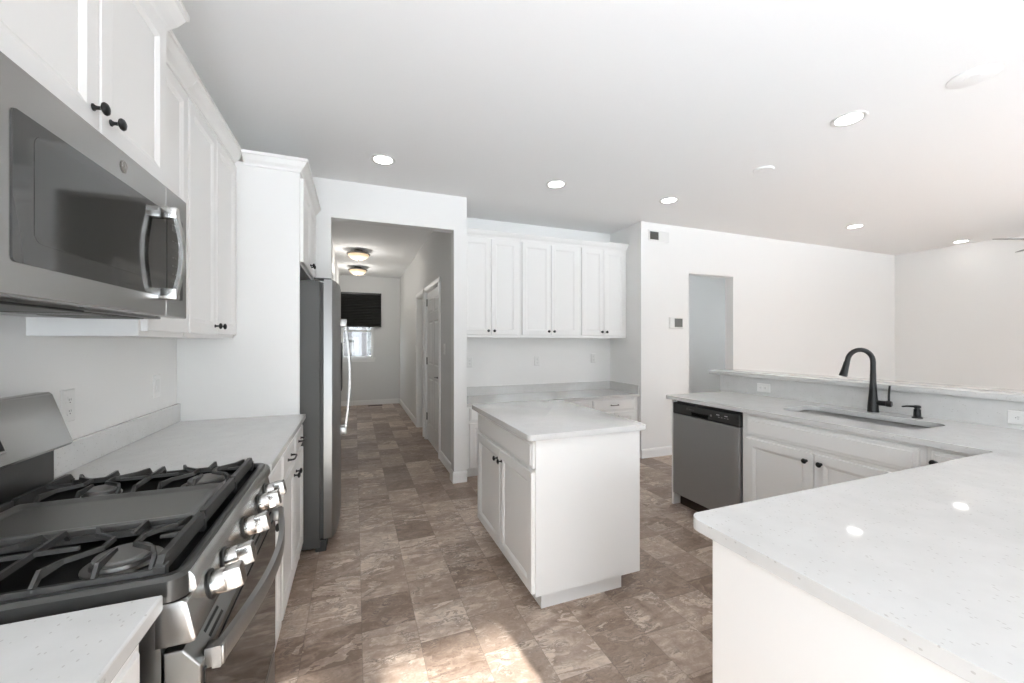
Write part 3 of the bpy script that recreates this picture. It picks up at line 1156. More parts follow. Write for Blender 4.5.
# ------------------------------------------------------------------ island
IX0, IX1, IY0, IY1 = 0.834, 1.468, 1.803, 2.765
t = thing('island_cabinet', ((IX0 + IX1) / 2, (IY0 + IY1) / 2, 0), 'white kitchen island cabinet standing on the tiles in the middle of the room', 'cabinet')
MB().box(IX0, IX1, IY0, IY1, 0.10, 0.882, 0.0015).build('body', M['cab'], t)
MB().box(IX0 + 0.056, IX1 - 0.085, IY0 + 0.052, IY1 - 0.05, 0, 0.10).build('toe_kick', M['cab'], t)
cab_drawer('-x', IX0, IY0 + 0.012, IY1 - 0.012, 0.735, 0.868, t, None)
cab_door('-x', IX0, IY0 + 0.012, 2.281, 0.112, 0.718, t, (2.246, 0.655))
cab_door('-x', IX0, 2.287, IY1 - 0.012, 0.112, 0.718, t, (2.322, 0.655))
mb = MB()
mb.prism(rrect(0.784, 1.498, 1.776, 2.805, 0.022, 5), lambda a, b, h: (a, b, h), 0.8835, CT, 0.003)
o = mb.build('countertop', M['quartz'], None, True)
tag(o, 'white quartz countertop on the kitchen island', 'countertop')

# ------------------------------------------------------------------ sink run
SF = 2.505       # carcase face (looks towards -x)
t = thing('end_panel', (2.8, 2.66, 0), 'white end panel closing the far side of the dishwasher', 'panel')
MB().box(SF - 0.004, 3.20, 2.642, 2.662, 0.0, 0.10).build('foot', M['cab'], t)
MB().box(SF - 0.004, 3.20, 2.642, 2.662, 0.10, 0.882).build('board', M['cab'], t)

t = thing('dishwasher', (2.78, 2.33, 0), 'stainless dishwasher with black control strip under the sink counter', 'dishwasher')
DY0, DY1 = 2.008, 2.632
MB().box(SF + 0.03, 3.10, DY0 - 0.008, DY1 + 0.004, 0.10, 0.874).build('body', M['plastic_black'], t)
MB().box(SF + 0.06, 3.05, DY0, DY1, 0.0, 0.10).build('toe_kick', M['brown'], t)
fd = facing('-x', SF + 0.03)
mb = MB()
mb.panel(fd, DY0, DY1, 0.105, 0.770, [(0, 0), (0, 0.044), (0.002, 0.049), (0.006, 0.052), (0.014, 0.052)])
dd = mb.build('door', M['steel_dw'] if 'steel_dw' in M else M['steel_dark'], t)
mb = MB()
mb.panel(fd, DY0, DY1, 0.772, 0.862, [(0, 0), (0, 0.045), (0.004, 0.052), (0.01, 0.053)])
cp = mb.build('control_panel', M['plastic_black'], t)
# pocket handle and buttons on the strip
px = SF + 0.03 - 0.053
mb = MB()
mb.box(px - 0.0012, px + 0.002, 2.27, 2.43, 0.784, 0.806, 0.0008)
mb.box(px - 0.006, px + 0.002, 2.268, 2.432, 0.806, 0.811, 0.001)
mb.build('handle', M['enamel'], cp)
for yy, h in ((2.245, 0.014), (2.175, 0.006), (2.15, 0.006), (2.125, 0.004), (2.10, 0.006)):
    MB().box(px - 0.0015, px + 0.001, yy - 0.007, yy + 0.007, 0.815 - h / 2, 0.815 + h / 2, 0.0005).build('button', M['vent_light'], cp)
for yy in (2.185, 2.115):
    MB().box(px - 0.0012, px + 0.001, yy - 0.014, yy + 0.012, 0.828, 0.833).build('indicator', M['plastic_white'], cp)
mb = MB()
for k, r in ((0, 0.009), (1, 0.006)):
    pts = [(px - 0.0008, 2.475 + r * math.cos(2 * PI * i / 16) - k * 0.03, 0.828 + r * 0.7 * math.sin(2 * PI * i / 16)) for i in range(17)]
    mb.tube(pts, 0.0012, 6)
mb.box(px - 0.0012, px, 2.405, 2.435, 0.8265, 0.8295)
mb.build('badge', M['vent_dark'], cp)

t = thing('sink_cabinet', (2.78, 1.5, 0), 'white double door base cabinet under the sink', 'cabinet')
mb = MB()
fr = facing('-x', SF)
for a, b in ((1.04, 1.058), (1.980, 1.998)):
    mb.fbox(fr, a, b, 0.10, 0.882, -0.61, -0.018)
mb.fbox(fr, 1.058, 1.980, 0.10, 0.118, -0.61, -0.018)
mb.fbox(fr, 1.04, 1.998, 0.10, 0.882, -0.018, 0)
mb.fbox(fr, 1.04, 1.998, 0.10, 0.882, -0.62, -0.61)
mb.build('body', M['cab'], t)
MB().fbox(fr, 1.04, 1.998, 0, 0.10, -0.62, -0.07).build('toe_kick', M['cab'], t)
cab_drawer('-x', SF, 1.062, 1.962, 0.735, 0.862, t, None, FALSE_FRONT, 'false_front')
cab_door('-x', SF, 1.062, 1.524, 0.115, 0.715, t, (1.487, 0.665))
cab_door('-x', SF, 1.530, 1.962, 0.115, 0.715, t, (1.567, 0.665))

t = thing('corner_cabinet', (2.78, 0.88, 0), 'white corner base cabinet with one drawer beside the peninsula', 'cabinet')
cab_body('-x', SF, 0.752, 1.038, 0, 0.882, 0.62, t)
cab_drawer('-x', SF, 0.77, 1.018, 0.735, 0.862, t, (1.000, 0.812))
cab_door('-x', SF, 0.77, 1.018, 0.115, 0.715, t, (0.985, 0.66))

t = thing('peninsula_cabinet', (1.7, 0.4, 0), 'white panelled peninsula base under the large near counter', 'cabinet')
MB().box(0.828, 2.48, 0.14, 0.745, 0.0, 0.882, 0.002).build('end_panel', M['cab'], t)

# L shaped worktop with the sink cut-out
outer = ([(3.219, 2.705)] + arc(2.47 + 0.012, 2.705 - 0.012, 0.012, 90, 180, 3)
         + arc(2.47 - 0.015, 0.83, 0.015, 0, -90, 4)
         + arc(0.815 + 0.04, 0.815 - 0.04, 0.04, 90, 180, 6) + arc(0.815 + 0.04, 0.08 + 0.04, 0.04, 180, 270, 6) + [(3.219, 0.08)])
hole = rrect(2.685, 3.035, 1.16, 1.875, 0.07, 6)
t = thing('sink_countertop', (2.0, 1.2, 0.884), 'L shaped white quartz worktop carrying the sink and the near peninsula', 'countertop')
mb = MB()
mb.slab_with_hole(outer, hole, 0.8835, CT)
so = mb.build('slab', M['quartz'], t)
bv = so.modifiers.new('edge_round', 'BEVEL')
bv.width = 0.003
bv.segments = 2
bv.limit_method = 'ANGLE'
bv.angle_limit = math.radians(60)
MB().box(3.2195, 3.239, 0.09, 2.81, CT - 0.03, 1.057).build('backsplash', M['quartz'], t)

mb = MB()
mb.prism(rrect(3.185, 3.56, 0.06, 2.915, 0.012, 3), lambda a, b, h: (a, b, h), 1.0585, 1.094, 0.004)
o = mb.build('bar_ledge', M['quartz'], None, True)
tag(o, 'raised white quartz bar ledge on top of the half wall', 'ledge')
mb = MB()
mb.prism([(0, 1.058), (0, 1.02), (0.012, 1.03), (0.02, 1.045), (0.045, 1.058)], lambda a, b, h: (h, 2.811 + a, b), 3.245, 3.355)
struct('trim_1', mb, M['trim'], 'small white moulding under the end of the bar ledge', 'trim')

# undermount sink
t = thing('kitchen_sink', (2.855, 1.5175, 0.70), 'stainless undermount sink set into the quartz worktop', 'sink')
mb = MB()
lp = []
zr = 0.8825
for x0, x1, y0, y1, r, z in ((2.655, 3.055, 1.14, 1.895, 0.085, zr - 0.002), (2.655, 3.055, 1.14, 1.895, 0.085, zr), (2.678, 3.032, 1.163, 1.872, 0.07, zr),
                             (2.680, 3.030, 1.165, 1.870, 0.07, zr - 0.02), (2.690, 3.020, 1.175, 1.860, 0.068, 0.72), (2.712, 2.998, 1.197, 1.838, 0.05, 0.695), (2.83, 2.88, 1.49, 1.54, 0.02, 0.690)):
    lp.append([(p[0], p[1], z) for p in rrect(x0, x1, y0, y1, r, 6)])
mb.rings(lp)
bs = mb.build('basin', M['sinksteel'], t, True)
MB().lathe([(0.045, 0.0), (0.045, 0.003), (0.036, 0.004), (0.03, 0.001), (0.0, 0.001)], (2.855, 1.5175, 0.6905), (0, 0, 1), 24).build('drain', M['chrome'], t, True)

# faucet
FX, FYY = 3.125, 1.558
t = thing('faucet', (FX, FYY, CT), 'matte black gooseneck pull down faucet behind the sink', 'faucet')
mb = MB()
mb.lathe([(0.031, 0.0005), (0.031, 0.004), (0.029, 0.008), (0.0265, 0.06), (0.021, 0.125), (0.0165, 0.20), (0.0158, 0.24)], (FX, FYY, CT), (0, 0, 1), 24)
mb.build('base', M['black'], t, True)
fdv = Vector((-0.90, 0.44, 0)).normalized()
R = 0.078
top = Vector((FX, FYY, CT + 0.236))
pts = [top, top + Vector((0, 0, 0.045)), top + Vector((0, 0, 0.088))]
for i in range(1, 15):
    a = PI * i / 14 * 0.95
    pts.append(top + Vector((0, 0, 0.088)) + fdv * (R - R * math.cos(a)) + Vector((0, 0, R * math.sin(a))))
end = pts[-1]
dv = (pts[-1] - pts[-2]).normalized()
pts.append(end + dv * 0.015)
MB().tube(pts, [0.0158] + [0.0145] * (len(pts) - 1), 16).build('spout', M['black'], t, True)
mb = MB()
mb.lathe([(0.0155, 0.0), (0.0165, 0.004), (0.0175, 0.03), (0.0225, 0.09), (0.0225, 0.095), (0.018, 0.097), (0, 0.097)], end + dv * 0.013, dv, 20)
mb.build('spray_head', M['black'], t, True)
hv = Vector((0.15, -1.0, 0)).normalized()
mb = MB()
mb.lathe([(0.015, 0.0), (0.0165, 0.02), (0.0165, 0.066), (0.019, 0.068), (0.019, 0.088), (0.016, 0.092), (0, 0.092)], Vector((FX, FYY, CT + 0.062)), hv, 18)
p0 = Vector((FX, FYY, CT + 0.066)) + hv * 0.078
mb.tube([p0, p0 + Vector((0, 0, 0.05)), p0 + Vector((0, 0, 0.112)) + hv * 0.004], [0.0065, 0.006, 0.0055], 10)
mb.build('handle', M['black'], t, True)

t = thing('soap_dispenser', (3.12, 1.337, CT), 'small black soap dispenser pump right of the faucet', 'soap dispenser')
mb = MB()
mb.lathe([(0.0255, 0.0005), (0.0255, 0.005), (0.018, 0.010), (0.0165, 0.040), (0.0165, 0.052), (0.012, 0.054), (0.012, 0.060)], (3.12, 1.337, CT), (0, 0, 1), 20)
mb.build('base', M['black'], t, True)
mb = MB()
mb.lathe([(0.013, 0.058), (0.017, 0.061), (0.017, 0.071), (0.012, 0.075), (0, 0.075)], (3.12, 1.337, CT), (0, 0, 1), 20)
s0 = Vector((3.12, 1.337, CT + 0.068))
sd = Vector((-0.72, 0.62, 0)).normalized()
mb.tube([s0, s0 + sd * 0.05, s0 + sd * 0.072 + Vector((0, 0, -0.003))], [0.007, 0.005, 0.0045], 10)
mb.build('pump_head', M['black'], t, True)

# ------------------------------------------------------------------ desk alcove
DF = 3.865
DT = 0.752
t = thing('desk_countertop', (2.07, 4.1, DT - 0.03), 'low white quartz desk top spanning the alcove', 'countertop')
MB().box(AL + 0.001, AR - 0.001, DF - 0.035, AB - 0.001, DT - 0.03, DT, 0.003).build('slab', M['quartz'], t)
mb = MB()
mb.box(AL + 0.002, AR - 0.002, AB - 0.021, AB - 0.001, DT + 0.0005, DT + 0.10, 0.002)
mb.box(AR - 0.021, AR - 0.001, DF - 0.030, AB - 0.022, DT + 0.0005, DT + 0.10, 0.002)
mb.box(AL + 0.001, AL + 0.02, WN + 0.125, AB - 0.022, DT + 0.0005, DT + 0.10, 0.002)
mb.build('backsplash', M['quartz'], t)
dcab = (('left', 1.025, 1.748, 'left low white desk cabinet in the alcove, beside the hall wall end'),
        ('mid', 1.750, 2.468, 'middle low white desk cabinet in the alcove, mostly behind the island'),
        ('right', 2.470, 3.115, 'right low white desk cabinet in the alcove, with a black drawer pull'))
for n_, x0, x1, lb in dcab:
    t = thing('desk_cabinet', ((x0 + x1) / 2, DF, 0), lb, 'cabinet', 'low cabinets in the desk alcove')
    cab_body('-y', DF, x0, x1, 0, DT - 0.031, AB - DF - 0.003, t)
    a = x0 + (0.035 if n_ == 'left' else 0.018)
    b = x1 - (0.05 if n_ == 'right' else 0.018)
    xm = (a + b) / 2
    cab_drawer('-y', DF, a, b, 0.575, 0.705, t, 'pull' if n_ != 'left' else 'pull')
    cab_door('-y', DF, a, xm - 0.003, 0.115, 0.555, t, (xm - 0.036, 0.505))
    cab_door('-y', DF, xm + 0.003, b, 0.115, 0.555, t, (xm + 0.036, 0.505))

DUF = 4.085
DUB, DUT = 1.412, 2.50
ucab = ((1.025, 1.700, 'leftmost double door white wall cabinet above the desk'),
        (1.702, 2.458, 'middle and widest double door white wall cabinet above the desk'),
        (2.460, 3.118, 'rightmost double door white wall cabinet above the desk'))
for x0, x1, lb in ucab:
    t = thing('wall_cabinet', ((x0 + x1) / 2, DUF, DUB), lb, 'cabinet', 'wall cabinets above the desk')
    cab_body('-y', DUF, x0, x1, DUB, DUT, AB - DUF - 0.001, t, False)
    a, b = x0 + 0.016, x1 - 0.030
    xm = (a + b) / 2
    cab_door('-y', DUF, a, xm - 0.003, DUB + 0.03, 2.468, t, (xm - 0.034, DUB + 0.072))
    cab_door('-y', DUF, xm + 0.003, b, DUB + 0.03, 2.468, t, (xm + 0.034, DUB + 0.072))
    crown('-y', DUF, x0, x1, DUT - 0.014, t)

# ------------------------------------------------------------------ doors and casings in the hall
def casing(name, d, plane, u0, u1, top, label, wd=0.065):
    fr = facing(d, plane)
    mb = MB()
    for a, b in ((u0 - wd, u0), (u1, u1 + wd)):
        mb.fbox(fr, a, b, 0, top + wd, 0.0005, 0.016, 0.003)
        mb.fbox(fr, a + 0.012, b - 0.012, 0, top + wd - 0.012, 0.015, 0.021, 0.002)
    mb.fbox(fr, u0 - wd, u1 + wd, top, top + wd, 0.0005, 0.0165, 0.003)
    mb.fbox(fr, u0 - wd + 0.012, u1 + wd - 0.012, top + 0.012, top + wd - 0.012, 0.015, 0.0215, 0.002)
    # jamb lining
    mb.fbox(fr, u0, u0 + 0.012, 0, top, -0.118, 0.002)
    mb.fbox(fr, u1 - 0.012, u1, 0, top, -0.118, 0.002)
    mb.fbox(fr, u0, u1, top - 0.012, top, -0.118, 0.002)
    return struct(name, mb, M['trim'], label, 'trim')


def six_panel(mb, fr, u0, u1, z0, z1, th):
    """door slab with six moulded panels on its front face"""
    W = u1 - u0
    st = W * 0.14
    cols = [(u0 + st, (u0 + u1) / 2 - st * 0.42), ((u0 + u1) / 2 + st * 0.42, u1 - st)]
    H = z1 - z0
    rows = [(z0 + H * 0.115, z0 + H * 0.43), (z0 + H * 0.515, z0 + H * 0.80), (z0 + H * 0.855, z0 + H * 0.945)]
    us = [u0] + [c for p in cols for c in p] + [u1]
    zs = [z0] + [c for p in rows for c in p] + [z1]
    bm = mb.bm
    mb.fbox(fr, u0, u1, z0, z1, -th, -0.0005)
    for i in range(len(us) - 1):
        for j in range(len(zs) - 1):
            q = [(us[i], zs[j]), (us[i + 1], zs[j]), (us[i + 1], zs[j + 1]), (us[i], zs[j + 1])]
            if i in (1, 3) and j in (1, 3, 5):
                mbp = []
                for ins, w_ in ((0, 0), (0.010, -0.007), (0.022, -0.007), (0.036, -0.001), (0.04, -0.001)):
                    mbp.append([fr(q[0][0] + ins, q[0][1] + ins, w_), fr(q[1][0] - ins, q[1][1] + ins, w_), fr(q[2][0] - ins, q[2][1] - ins, w_), fr(q[3][0] + ins, q[3][1] - ins, w_)])
                # front skin only, it sits just proud of the core
                mbp = [[Vector(v) + (fr(0, 0, 0.0075) - fr(0, 0, 0)) for v in lp] for lp in mbp]
                mb.rings(mbp, cap0=False)
            else:
                mb.fbox(fr, us[i], us[i + 1], zs[j], zs[j + 1], -0.0005, 0.0075)


def lever(fr, d, u, z, parent, s):
    mb = MB()
    mb.lathe([(0.026, 0), (0.026, 0.004), (0.012, 0.010), (0.010, 0.035)], fr(u, z, 0.007), AX[d], 16)
    mb.tube([fr(u, z, 0.040), fr(u + s * 0.03, z, 0.046), fr(u + s * 0.10, z - 0.004, 0.044)], [0.010, 0.008, 0.007], 10)
    return mb.build('handle', M['bronze'], parent, True)


casing('trim_2', '-x', HR, D1[0], D1[1], 2.06, 'white casing of the nearer hall door')
casing('trim_3', '-x', HR, D2[0], D2[1], 2.06, 'white casing of the farther hall door')
fr = facing('-x', HR + 0.02)
dt = sthing('door_1', (HR + 0.02, (D1[0] + D1[1]) / 2, 0.01), 'white six panel door on the right of the hall', 'door')
mb = MB()
six_panel(mb, fr, D1[0] + 0.014, D1[1] - 0.014, 0.012, 2.046, 0.030)
mb.build('leaf', M['door_paint'], dt)
lever(fr, '-x', D1[0] + 0.10, 0.935, dt, 1)
for zz in (0.28, 1.05, 1.86):
    mb = MB()
    mb.lathe([(0.008, 0), (0.008, 0.10)], fr(D1[1] - 0.016, zz, 0.014), (0, 0, 1), 10)
    mb.fbox(fr, D1[1] - 0.045, D1[1] - 0.013, zz, zz + 0.1, 0.007, 0.010)
    mb.build('hinge', M['hinge'], dt)
fr = facing('-x', HR + 0.085)
dt = sthing('door_2', (HR + 0.085, (D2[0] + D2[1]) / 2, 0.01), 'white door set deep in the farther hall doorway', 'door')
mb = MB()
six_panel(mb, fr, D2[0] + 0.014, D2[1] - 0.014, 0.012, 2.046, 0.030)
mb.build('leaf', M['door_paint'], dt)
lever(fr, '-x', D2[0] + 0.20, 0.97, dt, 1)
# open door against the left side of the hall
fr = facing('+x', -0.212)
dt = sthing('door_3', (-0.23, 4.4, 0.01), 'open white panelled door just above the refrigerator edge', 'door')
mb = MB()
six_panel(mb, fr, 4.03, 4.79, 0.012, 2.14, 0.030)
mb.build('leaf', M['trim'], dt)
for zz in (0.28, 1.05, 1.86):
    MB().box(-0.299, -0.243, 4.77, 4.785, zz, zz + 0.09).build('hinge', M['hinge'], dt)

# hall window
wt = sthing('window_1', (0.05, HB, HW[2]), 'white framed window at the end of the hall', 'window')
mb = MB()
x0, x1, z0, z1 = HW
mb.box(x0, x0 + 0.045, HB + 0.03, HB + 0.10, z0, z1, 0.004)
mb.box(x1 - 0.045, x1, HB + 0.03, HB + 0.10, z0, z1, 0.004)
mb.box(x0, x1, HB + 0.03, HB + 0.10, z1 - 0.045, z1, 0.004)
mb.box(x0, x1, HB + 0.03, HB + 0.10, z0, z0 + 0.035, 0.004)
mb.box(x0 + 0.03, x1 - 0.03, HB + 0.045, HB + 0.085, 1.58, 1.62, 0.004)
mb.build('frame', M['trim'], wt)
MB().box(x0 + 0.04, x1 - 0.04, HB + 0.062, HB + 0.066, z0 + 0.03, z1 - 0.04).build('pane', M['glass'], wt)
mb = MB()
mb.box(x0 - 0.02, x1 + 0.04, HB - 0.03, HB + 0.03, z0 - 0.025, z0, 0.004)
mb.box(x0 - 0.02, x1 + 0.025, HB - 0.012, HB - 0.0005, z0 - 0.09, z0 - 0.025, 0.003)
mb.build('sill', M['trim'], wt)

t = thing('window_blind', (0.13, HB - 0.05, 2.4), 'charcoal pleated blind lowered over the top of the hall window', 'blind')
mb = MB()
BX0, BX1 = -0.285, 0.53
pl = []
nP = 20
zt, zb = 2.375, 1.70
for i in range(nP * 2 + 1):
    z = zt - (zt - zb) * i / (nP * 2)
    pl.append((HB - 0.030 - (0.026 if i % 2 else 0.0), z))
poly = pl + [(p[0] + 0.004, p[1]) for p in pl[::-1]]
mb.prism(poly, lambda a, b, h: (h, a, b), BX0, BX1)
mb.build('fabric', M['shade'], t)
MB().box(BX0 - 0.004, BX1 + 0.004, HB - 0.062, HB - 0.002, 2.375, 2.415, 0.003).build('head_rail', M['plastic_black'], t)
MB().box(BX0 - 0.002, BX1 + 0.002, HB - 0.062, HB - 0.022, 1.682, 1.702, 0.003).build('bottom_rail', M['plastic_black'], t)


# patio door and living window behind the camera
def frame_window(name, rect, muls, bars, label, wd):
    x0, x1, z0, z1 = rect
    wt = sthing(name, ((x0 + x1) / 2, WS, z0), label, 'window')
    mb = MB()
    mb.box(x0, x0 + 0.06, WS - 0.10, WS - 0.03, z0, z1, 0.004)
    mb.box(x1 - 0.06, x1, WS - 0.10, WS - 0.03, z0, z1, 0.004)
    mb.box(x0, x1, WS - 0.10, WS - 0.03, z1 - 0.06, z1, 0.004)
    mb.box(x0, x1, WS - 0.10, WS - 0.03, z0, z0 + 0.06, 0.004)
    for a in muls:
        mb.box(a - wd / 2, a + wd / 2, WS - 0.095, WS - 0.035, z0 + 0.05, z1 - 0.05, 0.004)
    for b in bars:
        mb.box(x0 + 0.05, x1 - 0.05, WS - 0.085, WS - 0.045, b - 0.02, b + 0.02, 0.004)
    mb.build('frame', M['trim'], wt)
    MB().box(x0 + 0.03, x1 - 0.03, WS - 0.067, WS - 0.063, z0 + 0.03, z1 - 0.03).build('pane', M['glass'], wt)


def side_window(name, rect, x, label):
    y0, y1, z0, z1 = rect
    wt = sthing(name, (x, (y0 + y1) / 2, z0), label, 'window')
    mb = MB()
    for a, b, c, e in ((y0, y0 + 0.05, z0, z1), (y1 - 0.05, y1, z0, z1), (y0, y1, z1 - 0.05, z1), (y0, y1, z0, z0 + 0.05),
                       (y0 + 0.04, y1 - 0.04, (z0 + z1) / 2 - 0.02, (z0 + z1) / 2 + 0.02)):
        mb.box(x - 0.03, x + 0.03, a, b, c, e, 0.004)
    mb.build('frame', M['trim'], wt)
    MB().box(x - 0.002, x + 0.002, y0 + 0.03, y1 - 0.03, z0 + 0.03, z1 - 0.03).build('pane', M['glass'], wt)


side_window('window_added', SIDE_ADDED, WL - 0.06, 'added unseen window on the left wall behind the viewpoint, lighting the peninsula')
side_window('window_5', PASS, 6.66, 'window at the right end of the passage')
frame_window('window_2', PATIO, (0.43,), (), 'glazed patio door on the rear wall', 0.24)
frame_window('window_3', LIVING, (4.97, 6.03), (1.5,), 'wide living room window on the rear wall', 0.08)


# ------------------------------------------------------------------ wall plates and small wall things
def outlet(name, d, plane, u, z, label, horiz=False, kind='outlet', group='electrical wall plates', off=0.0005):
    fr = facing(d, plane)
    t = thing(name, fr(u, z, 0), label, kind, group)
    a, b = (0.058, 0.036) if horiz else (0.036, 0.058)
    mb = MB()
    mb.panel(fr, u - a, u + a, z - b, z + b, [(0, off), (0, 0.003), (0.003, 0.006), (0.008, 0.0065)])
    mb.build('cover_plate', M['trim'] if kind == 'switch' else M['plastic_white'], t)  # brighter white paints in the light that the switch plates catch
    if kind == 'outlet':
        for s in (-1, 1):
            cu, cz = (u + s * 0.020, z) if horiz else (u, z + s * 0.020)
            mb = MB()
            mb.prism(rrect(-0.014, 0.014, -0.0145, 0.0145, 0.006, 3), lambda p, q, h: fr(cu + p, cz + q, h), 0.006, 0.0085)
            r = mb.build('receptacle', M['plastic_white'], t)
            mb = MB()
            for k in (-0.005, 0.005):
                if horiz:
                    mb.fbox(fr, cu - 0.004, cu + 0.004, cz + k - 0.0008, cz + k + 0.0008, 0.0084, 0.0089)
                else:
                    mb.fbox(fr, cu + k - 0.0008, cu + k + 0.0008, cz - 0.002, cz + 0.006, 0.0084, 0.0089)
            mb.lathe([(0.0022, 0), (0.0022, 0.0005)], fr(cu + (0.008 if horiz else 0), cz - (0 if horiz else 0.008), 0.0084), AX[d], 10)
            mb.build('slots', M['vent_dark'], r)
    else:
        mb = MB()
        mb.panel(fr, u - 0.016, u + 0.016, z - 0.033, z + 0.033, [(0, 0.006), (0, 0.008), (0.002, 0.0095), (0.006, 0.0095)])
        mb.build('rocker', M['plastic_white'], t)
    return t


outlet('wall_outlet', '+x', WL, 1.895, 1.142, 'white outlet on the left wall just past the range backguard')
outlet('light_switch', '+x', WL, 2.578, 1.142, 'white rocker switch on the left wall near the refrigerator panel', kind='switch')
outlet('wall_outlet', '-y', AB, 2.062, 1.135, 'white outlet in the middle of the desk alcove wall')
outlet('wall_outlet', '-y', AB, 2.86, 1.155, 'white outlet at the right of the desk alcove wall')
outlet('wall_outlet', '-y', AB, 1.215, 1.135, 'white outlet at the left of the desk alcove wall')
outlet('wall_outlet', '-x', 3.2195, 2.372, 0.978, 'white sideways outlet on the bar backsplash past the dishwasher', True)
outlet('wall_outlet', '-x', 3.2195, 0.955, 0.972, 'white sideways outlet on the bar backsplash near the peninsula corner', True)
outlet('light_switch', '-x', HR, 4.42, 1.285, 'white rocker switch between the hall door and the wall end', kind='switch')
outlet('light_switch', '-x', HR, 6.68, 1.25, 'white switch on the hall wall beyond the doors', kind='switch')

t = thing('thermostat', (3.629, WN, 1.595), 'white wall thermostat with grey screen left of the passage', 'thermostat')
fr = facing('-y', WN)
mb = MB()
mb.panel(fr, 3.535, 3.735, 1.528, 1.662, [(0, 0.0005), (0, 0.018), (0.004, 0.024), (0.012, 0.025)])
mb.build('housing', M['plastic_white'], t)
MB().fbox(fr, 3.600, 3.722, 1.545, 1.648, 0.024, 0.027, 0.001).build('screen', M['screen'], t)

t = thing('wall_vent', (3.38, WN, 2.628), 'white air vent grille high on the wall above the thermostat', 'vent')
mb = MB()
mb.panel(fr, 3.225, 3.535, 2.562, 2.694, [(0, 0.0005), (0, 0.004), (0.005, 0.009), (0.018, 0.009), (0.018, 0.002), (0.02, 0.002)])
mb.build('frame', M['plastic_white'], t)
MB().fbox(fr, 3.244, 3.372, 2.581, 2.675, 0.0025, 0.004).build('opening', M['vent_dark'], t)
mb = MB()
for k in range(7):
    z = 2.584 + k * 0.0135
    mb.prism([(0.003, z), (0.009, z - 0.002), (0.009, z + 0.001), (0.004, z + 0.004)], lambda a, b, h: fr(h, b, a), 3.244, 3.372)
mb.build('louvre', M['vent_dark'], t)
mb = MB()
mb.fbox(fr, 3.374, 3.516, 2.581, 2.675, 0.0025, 0.0085, 0.001)
for k in range(7):
    mb.fbox(fr, 3.376, 3.514, 2.585 + k * 0.0133, 2.588 + k * 0.0133, 0.008, 0.0095)
mb.build('damper_plate', M['plastic_white'], t)

t = thing('floor_register', (0.40, 9.05, 0), 'dark floor register at the far end of the hall', 'floor register')
mb = MB()
mb.box(0.26, 0.55, 8.98, 9.10, 0.0005, 0.006, 0.002)
mb.build('frame', M['brown'], t)
mb = MB()
for k in range(12):
    mb.box(0.275 + k * 0.0225, 0.285 + k * 0.0225, 8.995, 9.085, 0.006, 0.0075)
mb.build('grille', M['darkgap'], t)


# ------------------------------------------------------------------ ceiling fixtures
dl = (((0.203, 3.25), 'recessed downlight on the kitchen ceiling nearest the hall opening'),
      ((1.677, 3.19), 'recessed downlight in front of the desk cabinets'),
      ((2.914, 3.14), 'recessed downlight in front of the wall vent'),
      ((2.91, 1.578), 'recessed downlight above the sink side, largest in view'),
      ((5.691, 3.02), 'recessed downlight over the living room, left of its two'),
      ((7.937, 2.931), 'recessed downlight in the far corner of the living room'))
first = None
for (x, y), lb in dl:
    if first is None:
        t = thing('downlight', (x, y, CZ), lb, 'ceiling light', 'recessed ceiling downlights')
        mb = MB()
        mb.lathe([(0.094, -0.0005), (0.094, -0.004), (0.088, -0.007), (0.072, -0.006), (0.066, -0.002)], (x, y, CZ), (0, 0, 1), 36)
        mb.build('trim_ring', M['plastic_white'], t, True)
        MB().lathe([(0.067, -0.0015), (0.067, -0.0055), (0.05, -0.0075), (0, -0.008)], (x, y, CZ), (0, 0, 1), 32).build('lens', M['lens'], t, True)
        first = t
    else:
        t = copy_tree(first, (x, y, CZ))
        t['label'] = lb

first = None
for (x, y), lb in (((0.05, 6.62), 'nearer flush mount hall light with glowing alabaster bowl'), ((0.05, 8.10), 'farther flush mount hall light with glowing alabaster bowl')):
    if first is None:
        t = thing('flush_mount_light', (x, y, CZ), lb, 'ceiling light', 'flush mount lights in the hall')
        MB().lathe([(0.06, -0.0005), (0.07, -0.02), (0.150, -0.040), (0.172, -0.052), (0.172, -0.066), (0.150, -0.070), (0.02, -0.070)], (x, y, CZ), (0, 0, 1), 32).build('pan', M['bronze'], t, True)
        prof = [(0.150, -0.066)] + [(0.150 * math.cos(a), -0.068 - 0.085 * math.sin(a)) for a in [PI / 2 * i / 8 for i in range(9)]]
        MB().lathe(prof, (x, y, CZ), (0, 0, 1), 32).build('glass_bowl', M['bowl'], t, True)
        MB().lathe([(0.012, -0.150), (0.016, -0.156), (0.010, -0.166), (0.006, -0.174), (0, -0.178)], (x, y, CZ), (0, 0, 1), 14).build('finial', M['bronze'], t, True)
        first = t
    else:
        t = copy_tree(first, (x, y, CZ))
        t['label'] = lb
    d = bpy.data.lights.new('hall_bulb', 'POINT')
    d.energy = 7.0
    d.color = (1.0, 0.965, 0.92)
    d.shadow_soft_size = 0.08
    o = bpy.data.objects.new('hall_bulb', d)
    COL.objects.link(o)
    o.location = (x, y, CZ - 0.30)

